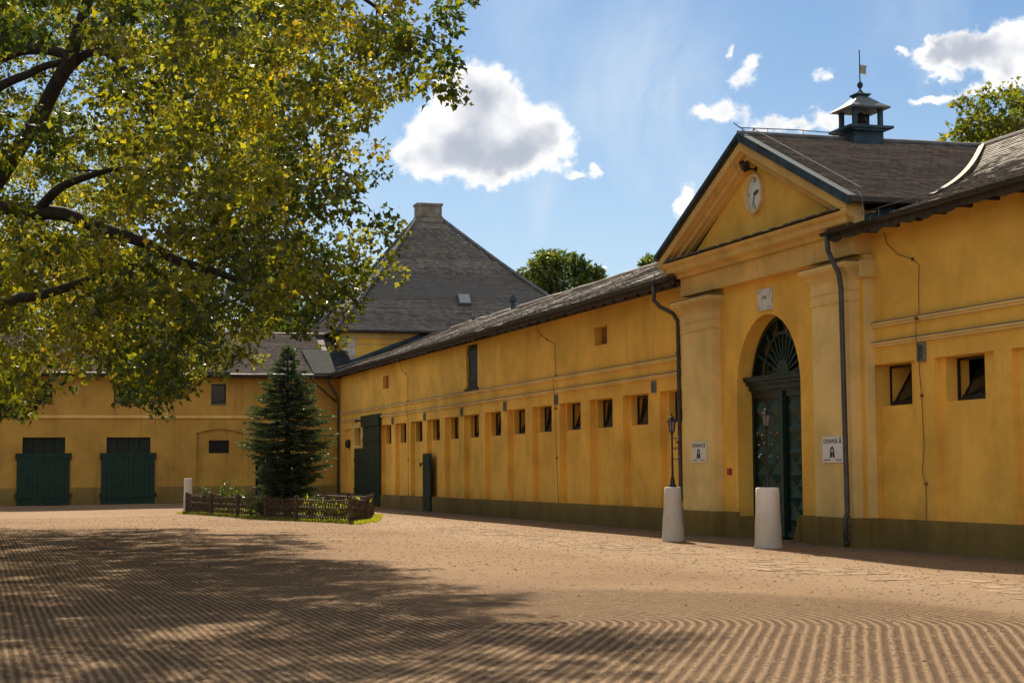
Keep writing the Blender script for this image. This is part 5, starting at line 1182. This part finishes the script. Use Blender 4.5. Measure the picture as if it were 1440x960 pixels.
# grass round the bed
def grass():
    r = np.random.default_rng(77); n = 16000; i = r.integers(0, len(FP), n); a = np.array(FP)[i]; b_ = np.array(FP)[(i + 1) % len(FP)]; t = r.random((n, 1)); c = a + (b_ - a) * t
    ctr = np.array([-6.5, -22.0]); d = c - ctr; P2 = ctr + d * (1.0 + (.10 * r.random((n, 1)) ** 1.5 + .015) * np.where(r.random((n, 1)) < .7, 1, -4.5))
    z = ground_z(P2[:, 0], P2[:, 1]); P = np.column_stack([P2, z]); h = .05 + .07 * r.random((n, 1)); lean = r.normal(size=(n, 3)) * .035; lean[:, 2] = 0; wv = r.normal(size=(n, 3)); wv[:, 2] = 0; wv /= np.linalg.norm(wv, axis=1, keepdims=True)
    top = P + lean; top[:, 2] += h[:, 0]; V = np.stack([P - wv * .022, P + wv * .022, top], 1).reshape(-1, 3)
    me = mesh_np('grass', V, np.arange(3 * n), np.arange(n) * 3, np.full(n, 3), {'hue': ('FACE', np.clip(.55 + r.normal(size=n) * .2, 0, 1))})
    tag(link('grass', me, GRASSM, None, 'stuff'), 'thin green-yellow grass along the foot of the lattice fence', 'grass')
    q = bm_new(); m = 48; ring = []
    out_, inn_ = [], []
    for k in range(m):
        a_ = 2 * pi * k / m; dirv = np.array([cos(a_), sin(a_)]); 
        # distance to the fence polygon in this direction
        best = 3
        for j in range(len(FP)):
            p, s_ = np.array(FP[j]) - ctr, np.array(FP[(j + 1) % len(FP)]) - np.array(FP[j]); den = dirv[0] * s_[1] - dirv[1] * s_[0]
            if abs(den) < 1e-9: continue
            tt = (p[0] * s_[1] - p[1] * s_[0]) / den; uu = (p[0] * dirv[1] - p[1] * dirv[0]) / den
            if tt > 0 and 0 <= uu <= 1: best = tt
        rr = best * (1.05 + .06 * mnoise.noise(Vector((a_ * 3, 1, 2)))) + .25; pt = ctr + dirv * rr; out_.append(q.verts.new((pt[0], pt[1], float(ground_z(*pt)) + .006)))
    cc = q.verts.new((ctr[0], ctr[1], float(ground_z(*ctr)) + .02)); 
    mids = []
    for k in range(m):
        p = out_[k].co.lerp(cc.co, .5); mids.append(q.verts.new((p.x, p.y, float(ground_z(p.x, p.y)) + .02)))
    for k in range(m): q.faces.new((out_[k], out_[(k + 1) % m], mids[(k + 1) % m], mids[k])); q.faces.new((mids[k], mids[(k + 1) % m], cc))
    m_, nt, bs, P_ = new_mat('bed_turf'); nn = noise_n(nt, P_, 5, 6, .7); c = mixc(nt, mrange(nt, nn, .38, .62), (.085, .10, .022), (.17, .15, .06)); c = mixc(nt, mrange(nt, noise_n(nt, P_, 1.7, 5, .6), .5, .66), c, (.30, .21, .13)); nt.links.new(c, bs.inputs['Base Color']); bs.inputs['Roughness'].default_value = .95; bump(nt, bs, noise_n(nt, P_, 25, 4, .7), .7, .03)
    part('planting_bed', q, m_, None, 'structure', smooth=True)
grass()

# ------------------------------------------------------------------ clods, pebbles and worn stones
def scatter(name, n, xr, yr, size, mat, seed, label, cat, cond=None, flat=.55, fallen=False):
    r = np.random.default_rng(seed); X = xr[0] + (xr[1] - xr[0]) * r.random(n); Y = yr[0] + (yr[1] - yr[0]) * r.random(n) ** 1.0
    if cond is not None: k = cond(X, Y, r); X, Y = X[k], Y[k]; n = len(X)
    z = ground_z(X, Y); s = size * (.35 + r.random(n) ** 3 * 1.3)
    T = np.array([(1, 0, 0), (.3, .95, 0), (-.8, .6, 0), (-.8, -.6, 0), (.3, -.95, 0), (0.1, .05, 1)]); a = r.random(n) * 2 * pi; ca, sa = np.cos(a), np.sin(a)
    J = T[None] * (1 + .35 * r.normal(size=(n, 6, 3)) * np.array([1, 1, .3])) * s[:, None, None]; J[:, :, 2] *= flat
    V = np.stack([J[..., 0] * ca[:, None] - J[..., 1] * sa[:, None] + X[:, None], J[..., 0] * sa[:, None] + J[..., 1] * ca[:, None] + Y[:, None], J[..., 2] + z[:, None] - .003], -1).reshape(-1, 3)
    base = np.arange(n)[:, None] * 6; L = np.concatenate([base + np.array(f) for f in ((0, 1, 5), (1, 2, 5), (2, 3, 5), (3, 4, 5), (4, 0, 5))], 1).ravel(); m = n * 5
    me = mesh_np(name, V, L, np.arange(m) * 3, np.full(m, 3)); tag(link(name, me, mat, None, 'stuff'), label, cat)
CLOD = simple('sand_clod', (.19, .125, .072), .95, .3, 8, .3, 60, spec=.02); PEB = simple('pebble', (.27, .22, .165), .8, .4, 3, .2, 40, spec=.02)
scatter('sand_clods', 70000, (-22, 1), (-76, -20), .023, CLOD, 51, 'small dark clods of sand strewn over the harrowed yard', 'sand clods')
scatter('pebbles', 1500, (-16, -.3), (-72, -5), .016, PEB, 52, 'scattered pale pebbles over the yard near the stable', 'pebbles')
LITTER = simple('dry_leaf', (.14, .08, .035), .9, .4, 5, spec=.02)
scatter('dry_leaves', 900, (-22, -2), (-76, -12), .035, LITTER, 53, 'brown fallen leaves dotted over the sand', 'fallen leaves', flat=.25)
PAVE = simple('worn_paving', (.335, .24, .155), .95, .16, 2.2, .9, 12, dirt=(.25, .168, .10), dirt_amt=1., spec=.02)
def pavers():
    b_ = bm_new(); r = random.Random(4); y = -75.0
    while y < -38:
        x = -5.2 + .6 * mnoise.noise(Vector((y * .2, 0, 0)))
        while x < -3.7 + .5 * mnoise.noise(Vector((y * .22, 4, 0))):
            wx, wy = r.uniform(.2, .36), r.uniform(.25, .46)
            if r.random() < .50 + .9 * mnoise.noise(Vector((x * .6, y * .3, 2))):
                z = float(ground_z(x, y)) + r.uniform(-.004, .006); c = [(x + r.uniform(-.03, .03), y + r.uniform(-.03, .03)), (x + wx + r.uniform(-.03, .03), y + r.uniform(-.03, .03)), (x + wx + r.uniform(-.03, .03), y + wy + r.uniform(-.03, .03)), (x + r.uniform(-.03, .03), y + wy + r.uniform(-.03, .03))]
                top = [b_.verts.new((p[0] * .94 + (x + wx / 2) * .06, p[1] * .94 + (y + wy / 2) * .06, z + .006)) for p in c]; bo = [b_.verts.new((*p, z - .02)) for p in c]; b_.faces.new(top)
                for k in range(4): b_.faces.new((bo[k], bo[(k + 1) % 4], top[(k + 1) % 4], top[k]))
            x += wx + .03
        y += .48
    tag(part('paving_stones', b_, PAVE, None, 'stuff'), 'line of worn pale paving stones half buried in sand before the gatehouse', 'paving stones')
pavers()
print('objects', len(bpy.data.objects), 'tris', sum(sum(max(0, len(p.vertices) - 2) for p in o.data.polygons) if len(o.data.polygons) < 50000 else len(o.data.polygons) * 4 for o in bpy.data.objects if o.type == 'MESH'))
